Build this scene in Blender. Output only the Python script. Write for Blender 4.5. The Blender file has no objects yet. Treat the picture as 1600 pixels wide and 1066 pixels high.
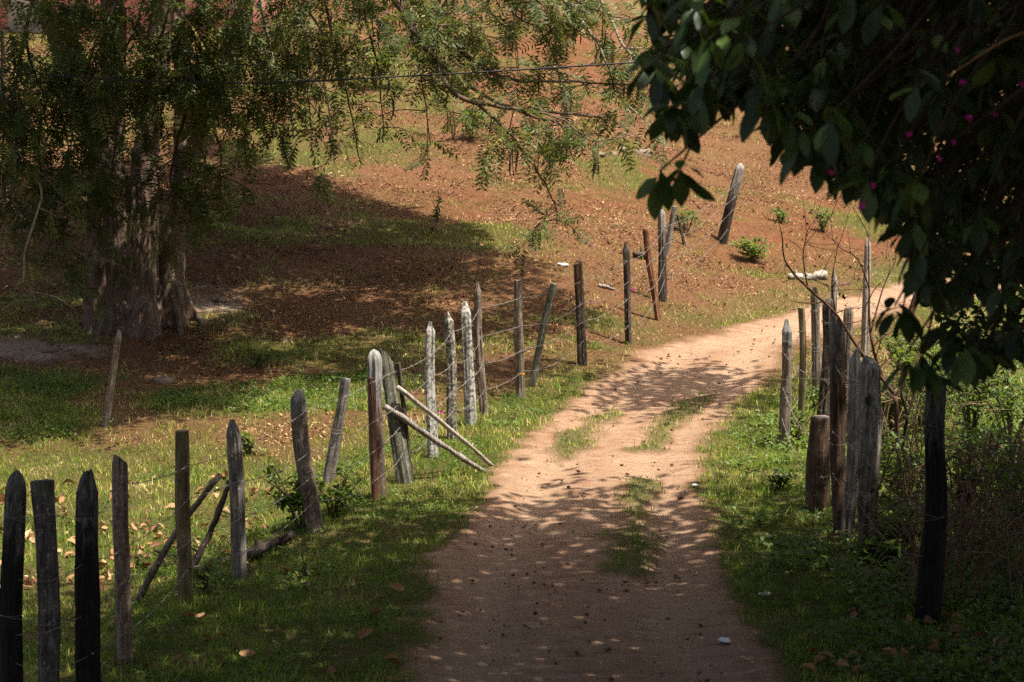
import bpy, math, random
import numpy as np
from mathutils import Vector, Matrix

SC = bpy.context.scene
COL = SC.collection
R = math.radians
rng = np.random.default_rng(7)
random.seed(7)

# ------------------------------------------------------------------ camera, sky, sun, exposure
CAM = np.array([0.0, 0.0, 4.6])
FPX = 3608.0                                   # focal length in pixels of the 1600 px wide photograph
PITCH = R(8.4)
cd = bpy.data.cameras.new('camera')
cam = bpy.data.objects.new('camera', cd); COL.objects.link(cam)
cam.location = CAM; cam.rotation_euler = (R(90) - PITCH, 0, 0)
cd.sensor_width = 36; cd.lens = 36 * FPX / 1600
cd.clip_start = 0.1; cd.clip_end = 1000
cd.dof.use_dof = True; cd.dof.focus_distance = 25.0; cd.dof.aperture_fstop = 6.3
SC.camera = cam

SUN_EL, SUN_AZ = R(69), R(112)                  # azimuth clockwise from +Y: the sun stands high on the right, a little behind the camera
sun_dir = Vector((math.cos(SUN_EL) * math.sin(SUN_AZ), math.cos(SUN_EL) * math.cos(SUN_AZ), math.sin(SUN_EL)))
w = bpy.data.worlds.new('World'); SC.world = w; w.use_nodes = True
nt = w.node_tree
sky = nt.nodes.new('ShaderNodeTexSky'); sky.sky_type = 'NISHITA'; sky.sun_disc = False
sky.sun_elevation = SUN_EL; sky.sun_rotation = SUN_AZ; sky.air_density = 0.8; sky.dust_density = 7.0; sky.ozone_density = 0.4
bg = nt.nodes['Background']; bg.inputs['Strength'].default_value = 0.078
nt.links.new(sky.outputs[0], bg.inputs['Color'])
sd = bpy.data.lights.new('sun', 'SUN'); sd.energy = 4.8; sd.angle = R(0.53); sd.color = (1.0, 0.93, 0.82)
sun = bpy.data.objects.new('sun', sd); COL.objects.link(sun)
sun.rotation_euler = (-sun_dir).to_track_quat('-Z', 'Y').to_euler(); sun.location = (20, 20, 40)

vs = SC.view_settings
vs.view_transform = 'Standard'; vs.look = 'None'; vs.exposure = 1.12; vs.gamma = 1.0; vs.use_curve_mapping = False
SC.cycles.max_bounces = 4; SC.cycles.diffuse_bounces = 3; SC.cycles.glossy_bounces = 2
SC.cycles.transmission_bounces = 4; SC.cycles.transparent_max_bounces = 4
SC.cycles.use_denoising = False

# ------------------------------------------------------------------ helpers: noise, terrain, pixels
def sstep(a, b, x):
    t = np.clip((np.asarray(x, float) - a) / (b - a), 0, 1); return t * t * (3 - 2 * t)

def _h(ix, iy, s):
    n = (ix.astype(np.int64) * 374761393 + iy.astype(np.int64) * 668265263 + s * 974634777) & 0xffffffff
    n = ((n ^ (n >> 13)) * 1274126177) & 0xffffffff
    return ((n ^ (n >> 16)) & 0xffff) / 65535.0

def vnoise(x, y, s=0):
    x = np.asarray(x, float); y = np.asarray(y, float)
    ix, iy = np.floor(x), np.floor(y); fx, fy = x - ix, y - iy
    fx = fx * fx * (3 - 2 * fx); fy = fy * fy * (3 - 2 * fy)
    a, b, c, d = _h(ix, iy, s), _h(ix + 1, iy, s), _h(ix, iy + 1, s), _h(ix + 1, iy + 1, s)
    return (a * (1 - fx) + b * fx) * (1 - fy) + (c * (1 - fx) + d * fx) * fy

def fbm(x, y, o=4, s=0):
    v = 0; amp = 0.5; f = 1.0
    for i in range(o):
        v = v + amp * vnoise(x * f + 17.3 * i, y * f - 9.1 * i, s + i); amp *= 0.5; f *= 2.03
    return v / (1 - 0.5 ** o)

FENCE_Y = [0, 14.6, 16.0, 18.4, 20.0, 21.3, 23.3, 26.8, 31.0, 34.5, 40, 60]
FENCE_X = [-3.4, -3.0, -2.68, -2.14, -1.72, -1.22, -0.81, 0.11, 1.55, 2.2, 3.4, 3.4]
FOOT_X = [-60, -6, -1.5, 0.8, 1.7, 2.75, 4.5, 6.8, 12, 60]
FOOT_Y = [26.5, 27.2, 27.7, 28.9, 31.3, 33.4, 37.3, 39.4, 41.5, 47]

def height(x, y):
    x = np.asarray(x, float); y = np.asarray(y, float)
    z = 3.0 * (1 - sstep(0.3, 14.2, y))
    fx = np.interp(y, FENCE_Y, FENCE_X)
    z = z - 0.30 * sstep(0.05, 1.3, fx - x) * (1 - sstep(21, 26, y))
    t = y - np.interp(x, FOOT_X, FOOT_Y)
    wdt = 0.9
    z = z + 0.13 * wdt * np.logaddexp(0, t / wdt)
    off = np.clip(np.abs(x - 0.8) - 1.0, 0, 2) / 2           # bumps mostly away from the road
    z = z + (0.10 * (fbm(x * 0.55, y * 0.55, 3, 3) - 0.5) + 0.05 * (fbm(x * 2.2, y * 2.2, 3, 5) - 0.5)) * (0.35 + 0.65 * off)
    z = z + sstep(2, 10, t) * 0.35 * (fbm(x * 0.22, y * 0.3, 3, 9) - 0.5) + sstep(0.5, 4, t) * 0.20 * (fbm(x * 0.5, y * 1.5, 4, 19) - 0.5)
    return z

FW = np.array([0, math.cos(PITCH), -math.sin(PITCH)]); UP = np.array([0, math.sin(PITCH), math.cos(PITCH)])
def ray(u, v):
    d = np.array([(u - 800) / FPX, 0, 0]) + FW + UP * ((533 - v) / FPX); return d / d[1]
_T = np.linspace(8, 130, 6000)
def G(u, v):
    """the point of the terrain that the photograph shows at pixel u, v"""
    d = ray(u, v); P = CAM[None] + d[None] * _T[:, None]
    below = P[:, 2] <= height(P[:, 0], P[:, 1])
    i = int(np.argmax(below)) if below.any() else len(_T) - 1
    p = P[i]; return Vector((p[0], p[1], float(height(p[0], p[1]))))
def at(u, v, y):
    """a point in the air at distance y along the view"""
    p = CAM + ray(u, v) * y; return Vector(p)
def hz(x, y): return float(height(x, y))

def poly_sd(px, py, poly):
    """signed distance to a polygon, positive inside"""
    poly = np.asarray(poly, float); n = len(poly)
    best = np.full(px.shape, 1e9); inside = np.zeros(px.shape, bool)
    for i in range(n):
        ax, ay = poly[i]; bx, by = poly[(i + 1) % n]
        dx, dy = bx - ax, by - ay; L = dx * dx + dy * dy + 1e-12
        t = np.clip(((px - ax) * dx + (py - ay) * dy) / L, 0, 1)
        best = np.minimum(best, np.hypot(px - ax - t * dx, py - ay - t * dy))
        c = ((ay > py) != (by > py)) & (px < (bx - ax) * (py - ay) / (by - ay + 1e-12) + ax)
        inside ^= c
    return np.where(inside, best, -best)

def Gp(lst): return [(G(u, v).x, G(u, v).y) for u, v in lst]

ROAD = [(-1.5, 0.0), (-1.35, 9.0)] + Gp([(632, 1066), (645, 985), (665, 915), (695, 850), (742, 795), (768, 748), (798, 716), (828, 682),
     (868, 650), (905, 617), (940, 592), (975, 570), (1005, 548), (1050, 535), (1110, 520), (1170, 505), (1230, 491), (1290, 475),
     (1340, 461), (1400, 446), (1440, 436)]) + [(9.5, 39.6), (16, 42.5), (30, 47), (30, 44), (16, 39.8), (9.8, 37.0)] + \
     Gp([(1450, 468), (1400, 488), (1345, 508), (1240, 540), (1212, 583), (1150, 632), (1122, 662), (1106, 700), (1092, 742), (1102, 792),
     (1122, 850), (1132, 900), (1150, 940), (1165, 990), (1200, 1030), (1232, 1066)]) + [(1.75, 9.0), (1.7, 0.0)]
STRIPS = [Gp([(862, 705), (890, 672), (925, 648), (962, 634), (972, 640), (935, 668), (915, 700), (885, 712)]),
          Gp([(1000, 700), (1005, 668), (1040, 640), (1090, 618), (1118, 612), (1100, 640), (1062, 668), (1040, 700)]),
          Gp([(955, 890), (962, 820), (975, 765), (1000, 742), (1020, 752), (1022, 800), (1018, 860), (1000, 895)])]
P_GREEN = [Gp([(200, 650), (260, 610), (360, 605), (470, 580), (560, 585), (640, 600), (640, 640), (560, 650), (430, 650), (300, 655)]),
           Gp([(-200, 690), (-200, 575), (60, 575), (160, 590), (170, 640), (120, 690)])]
P_BROWN = Gp([(-200, 720), (-100, 690), (130, 690), (170, 655), (430, 650), (560, 655), (575, 690), (430, 720), (300, 690), (200, 705)])
P_RED = [Gp([(1080, 420), (1130, 330), (1250, 300), (1400, 330), (1700, 350), (1700, 405), (1400, 412), (1230, 415)]),
         Gp([(820, 330), (900, 270), (1000, 250), (1090, 270), (1060, 330), (960, 345)]),
         Gp([(700, 150), (760, 60), (850, 20), (960, 40), (1000, 130), (900, 165), (800, 175)]),
         Gp([(600, 350), (680, 300), (760, 290), (800, 340), (720, 360)])]
P_PALE = [Gp([(285, 480), (290, 455), (330, 445), (375, 462), (372, 482), (330, 486)]),
          Gp([(-40, 560), (-40, 532), (60, 528), (130, 538), (140, 556), (60, 566)])]
P_GHILL = [Gp([(430, 262), (470, 205), (560, 190), (640, 200), (600, 255), (520, 275)]), Gp([(560, 110), (600, 80), (680, 90), (660, 140), (580, 150)]),
           Gp([(930, 240), (1010, 232), (1030, 250), (960, 256)]), Gp([(20, 170), (30, 90), (140, 90), (140, 160)]), Gp([(850, 520), (905, 480), (960, 500), (900, 560)]),
           Gp([(400, 215), (500, 150), (560, 190), (450, 250)])]

def masks(x, y):
    """road, green, red, pale in 0..1 at ground points"""
    n1 = fbm(x * 1.7, y * 1.7, 4, 21) - 0.5; n2 = fbm(x * 0.45, y * 0.45, 3, 31) - 0.5; n3 = fbm(x * 5, y * 5, 3, 41) - 0.5
    rd = poly_sd(x, y, ROAD)
    road = sstep(-0.16, 0.16, rd + 0.42 * n1 + 0.3 * n3)
    strip = np.zeros_like(x)
    for s in STRIPS: strip = np.maximum(strip, sstep(-0.14, 0.10, poly_sd(x, y, s) + 0.5 * n1 + 0.35 * n3))
    t = y - np.interp(x, FOOT_X, FOOT_Y)
    fx = np.interp(y, FENCE_Y, FENCE_X)
    left = sstep(-0.2, 0.5, fx - x)                                 # left of the fence
    g = 0.95 * np.ones_like(x)
    g = g * (1 - 0.55 * sstep(25.5, 30, y) * (x < 6))               # drier verge far along the road
    g_f = np.interp(y, [16, 24, 25.5, 28], [0.9, 0.9, 0.45, 0.16])
    g = g * (1 - left) + g_f * left
    hillm = sstep(-0.6, 1.6, t)
    g_h = 0.13 + 0.6 * sstep(0.04, 0.24, n2 + 0.3 * n1)
    g = g * (1 - hillm) + g_h * hillm
    for p in P_GREEN: g = np.maximum(g, sstep(-0.35, 0.3, poly_sd(x, y, p) + 1.2 * n1))
    for p in P_GHILL: g = np.maximum(g, 0.75 * sstep(-0.8, 0.6, poly_sd(x, y, p) + 2.2 * n1))
    b = sstep(-0.4, 0.4, poly_sd(x, y, P_BROWN) + 1.6 * n1); g = g * (1 - 0.55 * b)
    g = np.clip(g + 0.9 * n1 * (1 - 0.3 * hillm) - 0.12 * (x < -99), 0, 1)
    red = 0.25 + 0.5 * sstep(0.05, 0.3, n1 + 0.6 * n2)
    for p in P_RED: red = np.maximum(red, 0.9 * sstep(-0.7, 0.7, poly_sd(x, y, p) + 1.5 * n1 + 0.8 * n3))
    pale = np.zeros_like(x)
    for p in P_PALE: pale = np.maximum(pale, sstep(-0.25, 0.35, poly_sd(x, y, p) + 0.9 * n1 + 0.9 * n3))
    g = g * (1 - 0.95 * pale)
    g = np.where(road > strip, g * (1 - road), g)
    g = np.maximum(g, 0.85 * strip); road = road * (1 - 0.75 * strip)
    return road, g, red, pale, rd, hillm

# ------------------------------------------------------------------ helpers: objects and meshes
def tag(o, label=None, cat=None, group=None, kind=None):
    if label: o['label'] = label
    if cat: o['category'] = cat
    if group: o['group'] = group
    if kind: o['kind'] = kind
    return o

def np_mesh(name, V, F, mat, attrs=None, smooth=False):
    """a mesh from arrays; F is (m, k) faces of one size, or a list of such arrays"""
    V = np.asarray(V, np.float32).reshape(-1, 3)
    Fs = F if isinstance(F, list) else [F]
    Fs = [np.asarray(f, np.int32) for f in Fs if len(f)]
    me = bpy.data.meshes.new(name)
    me.vertices.add(len(V)); me.vertices.foreach_set('co', V.ravel())
    loops = np.concatenate([f.ravel() for f in Fs]); sizes = np.concatenate([np.full(len(f), f.shape[1], np.int32) for f in Fs])
    me.loops.add(len(loops)); me.loops.foreach_set('vertex_index', loops)
    me.polygons.add(len(sizes)); me.polygons.foreach_set('loop_start', np.concatenate([[0], np.cumsum(sizes)[:-1]]).astype(np.int32))
    me.update(calc_edges=True)
    if smooth: me.polygons.foreach_set('use_smooth', np.ones(len(sizes), bool))
    for k, a in (attrs or {}).items():
        at_ = me.attributes.new(k, 'FLOAT', 'POINT'); at_.data.foreach_set('value', np.asarray(a, np.float32))
    if mat: me.materials.append(mat)
    return me

def link(name, me, parent=None, loc=None):
    o = bpy.data.objects.new(name, me); COL.objects.link(o)
    if parent is not None: o.parent = parent
    if loc is not None: o.location = loc
    return o

def empty(name, loc=(0, 0, 0)):
    o = bpy.data.objects.new(name, None); COL.objects.link(o); o.location = loc; o.empty_display_size = 0.2
    return o

class MB:
    """collects tubes and other pieces of one part"""
    def __init__(s): s.V = []; s.Q = []; s.T = []; s.n = 0
    def add(s, V, Q=None, T=None):
        V = np.asarray(V, float).reshape(-1, 3); s.V.append(V)
        if Q is not None and len(Q): s.Q.append(np.asarray(Q) + s.n)
        if T is not None and len(T): s.T.append(np.asarray(T) + s.n)
        s.n += len(V)
    def tube(s, pts, rad, k=6, cap=True, jit=0.0):
        P = np.array([tuple(p) for p in pts], float); n = len(P)
        rad = np.full(n, rad) if np.isscalar(rad) else np.asarray(rad, float)
        T = np.gradient(P, axis=0); T /= np.linalg.norm(T, axis=1)[:, None] + 1e-9
        ref = np.array([0, 0, 1.0]) if abs(T[0][2]) < 0.9 else np.array([1.0, 0, 0])
        rings = []
        N = np.cross(T[0], ref); N /= np.linalg.norm(N)
        for i in range(n):
            N = N - T[i] * N.dot(T[i]); N /= np.linalg.norm(N) + 1e-9
            B = np.cross(T[i], N)
            a = np.arange(k) / k * 2 * math.pi
            rr = rad[i] * (1 + jit * (rng.random(k) - 0.5))
            rings.append(P[i] + (np.cos(a) * rr)[:, None] * N + (np.sin(a) * rr)[:, None] * B)
        V = np.concatenate(rings)
        Q = [[i * k + j, i * k + (j + 1) % k, (i + 1) * k + (j + 1) % k, (i + 1) * k + j] for i in range(n - 1) for j in range(k)]
        Tt = []
        if cap:
            V = np.concatenate([V, P[[0]], P[[-1]]])
            Tt = [[n * k, (j + 1) % k, j] for j in range(k)] + [[n * k + 1, (n - 1) * k + j, (n - 1) * k + (j + 1) % k] for j in range(k)]
        s.add(V, Q, Tt)
    def mesh(s, name, mat, smooth=True):
        F = []
        if s.Q: F.append(np.concatenate(s.Q))
        if s.T: F.append(np.concatenate(s.T))
        return np_mesh(name, np.concatenate(s.V), F, mat, smooth=smooth)

def bez(pts, n):
    """smooth polyline (Catmull-Rom) through pts"""
    P = np.array([tuple(p) for p in pts], float)
    if len(P) == 2: return P[0] + (P[1] - P[0]) * np.linspace(0, 1, n)[:, None]
    P = np.vstack([2 * P[0] - P[1], P, 2 * P[-1] - P[-2]]); m = len(P) - 3
    out = []
    for t in np.linspace(0, m - 1e-6, n):
        i = int(t); f = t - i; a, b, c, d = P[i:i + 4]
        out.append(0.5 * (2 * b + (c - a) * f + (2 * a - 5 * b + 4 * c - d) * f * f + (3 * b - a - 3 * c + d) * f ** 3))
    return np.array(out)

def unit(v): return v / (np.linalg.norm(v, axis=-1, keepdims=True) + 1e-9)
def basis(axis, hint):
    """rotation matrices whose columns are side, axis, normal"""
    a = unit(axis); s = unit(np.cross(a, hint)); n = np.cross(s, a)
    return np.stack([s, a, n], axis=-1)
def instance(Tv, Tf, Rm, P, S):
    """place a template at many spots: (N,3,3) rotations, (N,3) points, (N,) or (N,3) sizes"""
    N = len(P); k = len(Tv)
    S = S[:, None] if S.ndim == 1 else S
    V = np.einsum('nij,nkj->nki', Rm, Tv[None] * S[:, None, :]) + P[:, None, :]
    F = (np.asarray(Tf)[None] + (np.arange(N) * k)[:, None, None]).reshape(-1, len(Tf[0]))
    return V.reshape(-1, 3), F
def rand_dir(n, zlo, zhi):
    a = rng.random(n) * 2 * math.pi; z = zlo + (zhi - zlo) * rng.random(n); r = np.sqrt(np.clip(1 - z * z, 0, 1))
    return np.stack([r * np.cos(a), r * np.sin(a), z], 1)

# ------------------------------------------------------------------ materials
def new_mat(name):
    m = bpy.data.materials.new(name); m.use_nodes = True
    n = m.node_tree.nodes; l = m.node_tree.links
    return m, n, l, n['Principled BSDF']
def nd(n, typ, **kw):
    x = n.new(typ)
    for k, v in kw.items(): setattr(x, k, v)
    return x
def mixc(n, l, fac, a, b, mode='MIX'):
    x = nd(n, 'ShaderNodeMix', data_type='RGBA', blend_type=mode, clamp_factor=True)
    for sock, val in ((x.inputs[0], fac), (x.inputs[6], a), (x.inputs[7], b)):
        if isinstance(val, (int, float)): sock.default_value = val
        elif isinstance(val, tuple): sock.default_value = (*val, 1)
        else: l.new(val, sock)
    return x.outputs[2]
def noise_n(n, l, vec, scale, detail=4, rough=0.55, dist=0.0):
    x = nd(n, 'ShaderNodeTexNoise'); x.inputs['Scale'].default_value = scale; x.inputs['Detail'].default_value = detail
    x.inputs['Roughness'].default_value = rough; x.inputs['Distortion'].default_value = dist
    if vec is not None: l.new(vec, x.inputs['Vector'])
    return x.outputs['Fac']
def ramp(n, l, fac, stops):
    x = nd(n, 'ShaderNodeValToRGB'); e = x.color_ramp.elements
    while len(e) < len(stops): e.new(0.5)
    for el, (p, c) in zip(e, stops): el.position = p; el.color = (*c, 1) if len(c) == 3 else c
    l.new(fac, x.inputs[0]); return x.outputs[0]
def fac_ramp(n, l, fac, a, b):
    x = nd(n, 'ShaderNodeMapRange'); x.inputs[1].default_value = a; x.inputs[2].default_value = b; l.new(fac, x.inputs[0]); return x.outputs[0]
def attr_n(n, name):
    x = nd(n, 'ShaderNodeAttribute'); x.attribute_name = name; return x.outputs['Fac']

def mat_terrain():
    m, n, l, b = new_mat('terrain')
    geo = nd(n, 'ShaderNodeNewGeometry').outputs['Position']
    fine = noise_n(n, l, geo, 22, 6, 0.7); mid = noise_n(n, l, geo, 5, 5, 0.6); big = noise_n(n, l, geo, 0.9, 3); grit = noise_n(n, l, geo, 75, 3, 0.7)
    litter = ramp(n, l, fine, [(0.3, (0.045, 0.02, 0.010)), (0.43, (0.165, 0.08, 0.036)), (0.56, (0.29, 0.15, 0.07)), (0.72, (0.46, 0.3, 0.155))])
    red = ramp(n, l, mid, [(0.3, (0.19, 0.064, 0.028)), (0.55, (0.33, 0.125, 0.056)), (0.75, (0.42, 0.195, 0.098))])
    red = mixc(n, l, fac_ramp(n, l, grit, 0.4, 0.62), mixc(n, l, 0.5, red, (0.1, 0.04, 0.02)), red)
    soil = mixc(n, l, fac_ramp(n, l, mid, 0.38, 0.62), litter, mixc(n, l, 0.5, litter, (0.25, 0.12, 0.058)))
    rfac = nd(n, 'ShaderNodeMath', operation='MULTIPLY'); l.new(attr_n(n, 'red'), rfac.inputs[0]); l.new(fac_ramp(n, l, fine, 0.28, 0.5), rfac.inputs[1])
    soil = mixc(n, l, rfac.outputs[0], soil, red)
    green = ramp(n, l, fine, [(0.25, (0.04, 0.046, 0.012)), (0.5, (0.12, 0.125, 0.03)), (0.75, (0.24, 0.2, 0.07))])
    green = mixc(n, l, fac_ramp(n, l, mid, 0.45, 0.75), green, (0.15, 0.11, 0.05))
    c = mixc(n, l, attr_n(n, 'green'), soil, green)
    road = ramp(n, l, fine, [(0.18, (0.235, 0.135, 0.08)), (0.45, (0.315, 0.197, 0.122)), (0.8, (0.375, 0.255, 0.166))])
    road = mixc(n, l, fac_ramp(n, l, mid, 0.48, 0.7), road, (0.265, 0.145, 0.09))
    road = mixc(n, l, fac_ramp(n, l, big, 0.5, 0.75), road, mixc(n, l, 0.5, road, (0.28, 0.145, 0.08)))
    road = mixc(n, l, fac_ramp(n, l, grit, 0.36, 0.24), road, (0.13, 0.06, 0.032))
    mpr = nd(n, 'ShaderNodeMapping'); mpr.inputs['Scale'].default_value = (1.0, 2.6, 1.0); l.new(geo, mpr.inputs['Vector'])
    rip = noise_n(n, l, mpr.outputs[0], 3.2, 5, 0.62)
    road = mixc(n, l, fac_ramp(n, l, rip, 0.44, 0.36), road, (0.24, 0.128, 0.076))
    road = mixc(n, l, fac_ramp(n, l, rip, 0.56, 0.68), road, (0.40, 0.28, 0.19))
    rutf = nd(n, 'ShaderNodeMath', operation='MULTIPLY'); rutf.inputs[1].default_value = 0.6; l.new(attr_n(n, 'rut'), rutf.inputs[0])
    road = mixc(n, l, rutf.outputs[0], road, mixc(n, l, fac_ramp(n, l, fine, 0.3, 0.6), (0.31, 0.19, 0.118), (0.405, 0.28, 0.182)))
    c = mixc(n, l, attr_n(n, 'road'), c, road)
    pale = ramp(n, l, fine, [(0.3, (0.22, 0.13, 0.08)), (0.5, (0.45, 0.33, 0.23)), (0.7, (0.6, 0.48, 0.36))])
    c = mixc(n, l, attr_n(n, 'pale'), c, pale)
    l.new(c, b.inputs['Base Color']); b.inputs['Roughness'].default_value = 0.95; b.inputs['Specular IOR Level'].default_value = 0.15
    bp = nd(n, 'ShaderNodeBump'); bp.inputs['Strength'].default_value = 1.0; bp.inputs['Distance'].default_value = 0.06
    add = nd(n, 'ShaderNodeMath', operation='ADD'); l.new(fine, add.inputs[0]); l.new(grit, add.inputs[1])
    inv_ = nd(n, 'ShaderNodeMapRange'); inv_.inputs[3].default_value = 1.0; inv_.inputs[4].default_value = 0.35; l.new(attr_n(n, 'road'), inv_.inputs[0])
    mulh = nd(n, 'ShaderNodeMath', operation='MULTIPLY'); l.new(add.outputs[0], mulh.inputs[0]); l.new(inv_.outputs[0], mulh.inputs[1])
    l.new(mulh.outputs[0], bp.inputs['Height']); l.new(bp.outputs[0], b.inputs['Normal'])
    return m

def mat_leaf(name, stops, trans=0.35, rough=0.5, spec=0.4, tcol=None, attr='tint', back=None):
    """leaf: colour from a per-leaf tint, part of the light passes through"""
    m, n, l, b = new_mat(name)
    if attr == 'object': f = nd(n, 'ShaderNodeObjectInfo').outputs['Random']
    else: f = attr_n(n, attr)
    c = ramp(n, l, f, stops)
    l.new(c, b.inputs['Base Color']); b.inputs['Roughness'].default_value = rough; b.inputs['Specular IOR Level'].default_value = spec
    if trans > 0:
        t = nd(n, 'ShaderNodeBsdfTranslucent')
        tc = mixc(n, l, 0.45, c, tcol or (0.35, 0.5, 0.05), 'MIX'); l.new(tc, t.inputs['Color'])
        mx = nd(n, 'ShaderNodeMixShader'); mx.inputs[0].default_value = trans
        l.new(b.outputs[0], mx.inputs[1]); l.new(t.outputs[0], mx.inputs[2]); l.new(mx.outputs[0], n['Material Output'].inputs['Surface'])
    return m

def mat_wood(name, dark, mid, light, lichen=0.0, lcol=(0.5, 0.5, 0.46), crack=0.5, stretch=9.0, scale=9.0, char=0.0, moss=0.0):
    """weathered wood: grain along the post, cracks, lichen blotches"""
    m, n, l, b = new_mat(name)
    tc = nd(n, 'ShaderNodeTexCoord').outputs['Object']
    oi = nd(n, 'ShaderNodeObjectInfo').outputs['Random']
    ad = nd(n, 'ShaderNodeVectorMath', operation='ADD'); l.new(tc, ad.inputs[0])
    cx = nd(n, 'ShaderNodeCombineXYZ'); mu = nd(n, 'ShaderNodeMath', operation='MULTIPLY'); mu.inputs[1].default_value = 37.0
    l.new(oi, mu.inputs[0]); l.new(mu.outputs[0], cx.inputs[2]); l.new(mu.outputs[0], cx.inputs[0]); l.new(cx.outputs[0], ad.inputs[1])
    mp = nd(n, 'ShaderNodeMapping'); mp.inputs['Scale'].default_value = (1, 1, 1 / stretch); l.new(ad.outputs[0], mp.inputs['Vector'])
    grain = noise_n(n, l, mp.outputs[0], scale * 5, 6, 0.7); patch = noise_n(n, l, ad.outputs[0], scale, 5, 0.6); blot = noise_n(n, l, ad.outputs[0], scale * 3.2, 5, 0.7)
    c = ramp(n, l, grain, [(0.3, dark), (0.5, mid), (0.7, light)])
    c = mixc(n, l, fac_ramp(n, l, patch, 0.4, 0.65), c, mixc(n, l, 0.6, c, dark))
    if lichen > 0: c = mixc(n, l, fac_ramp(n, l, blot, 0.62 - 0.22 * lichen, 0.70 - 0.22 * lichen), c, mixc(n, l, 0.25, lcol, c))
    if moss > 0: c = mixc(n, l, fac_ramp(n, l, patch, 0.65 - 0.25 * moss, 0.8 - 0.25 * moss), c, (0.09, 0.10, 0.045))
    if char > 0: c = mixc(n, l, fac_ramp(n, l, patch, 0.75 - 0.5 * char, 0.85 - 0.5 * char), c, (0.010, 0.009, 0.009))
    l.new(c, b.inputs['Base Color']); b.inputs['Roughness'].default_value = 0.9; b.inputs['Specular IOR Level'].default_value = 0.2
    bp = nd(n, 'ShaderNodeBump'); bp.inputs['Strength'].default_value = crack; bp.inputs['Distance'].default_value = 0.02
    l.new(grain, bp.inputs['Height']); l.new(bp.outputs[0], b.inputs['Normal'])
    return m

def mat_fade(name, low, high, z0=0.6, z1=0.9, **kw):
    """a post whose wood is bleached, burnt or painted as sunlit towards one end, with a ragged transition"""
    m = mat_wood(name, *low, **kw); n, l = m.node_tree.nodes, m.node_tree.links; b = n['Principled BSDF']
    old = b.inputs['Base Color'].links[0].from_socket
    tc = nd(n, 'ShaderNodeTexCoord'); sp = nd(n, 'ShaderNodeSeparateXYZ'); l.new(tc.outputs['Generated'], sp.inputs[0])
    mp = nd(n, 'ShaderNodeMapping'); mp.inputs['Scale'].default_value = (1, 1, 0.22); l.new(tc.outputs['Object'], mp.inputs['Vector'])
    g = noise_n(n, l, mp.outputs[0], 38, 5, 0.7); h = ramp(n, l, g, [(0.3, high[0]), (0.5, high[1]), (0.7, high[2])])
    ad = nd(n, 'ShaderNodeMath', operation='MULTIPLY_ADD'); l.new(g, ad.inputs[0]); ad.inputs[1].default_value = 0.55; l.new(sp.outputs[2], ad.inputs[2])
    l.new(mixc(n, l, fac_ramp(n, l, ad.outputs[0], z0 + 0.27, z1 + 0.27), old, h), b.inputs['Base Color'])
    return m

def mat_plain(name, col, rough=0.8, spec=0.3, var=0.25, scale=12.0, bump=0.0, metal=0.0):
    m, n, l, b = new_mat(name)
    tc = nd(n, 'ShaderNodeTexCoord').outputs['Object']
    nz = noise_n(n, l, tc, scale, 5, 0.6)
    lo = tuple(c * (1 - var) for c in col); hi = tuple(min(1, c * (1 + var)) for c in col)
    l.new(ramp(n, l, nz, [(0.3, lo), (0.7, hi)]), b.inputs['Base Color'])
    b.inputs['Roughness'].default_value = rough; b.inputs['Specular IOR Level'].default_value = spec; b.inputs['Metallic'].default_value = metal
    if bump:
        bp = nd(n, 'ShaderNodeBump'); bp.inputs['Strength'].default_value = bump; bp.inputs['Distance'].default_value = 0.02
        l.new(nz, bp.inputs['Height']); l.new(bp.outputs[0], b.inputs['Normal'])
    return m

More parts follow.
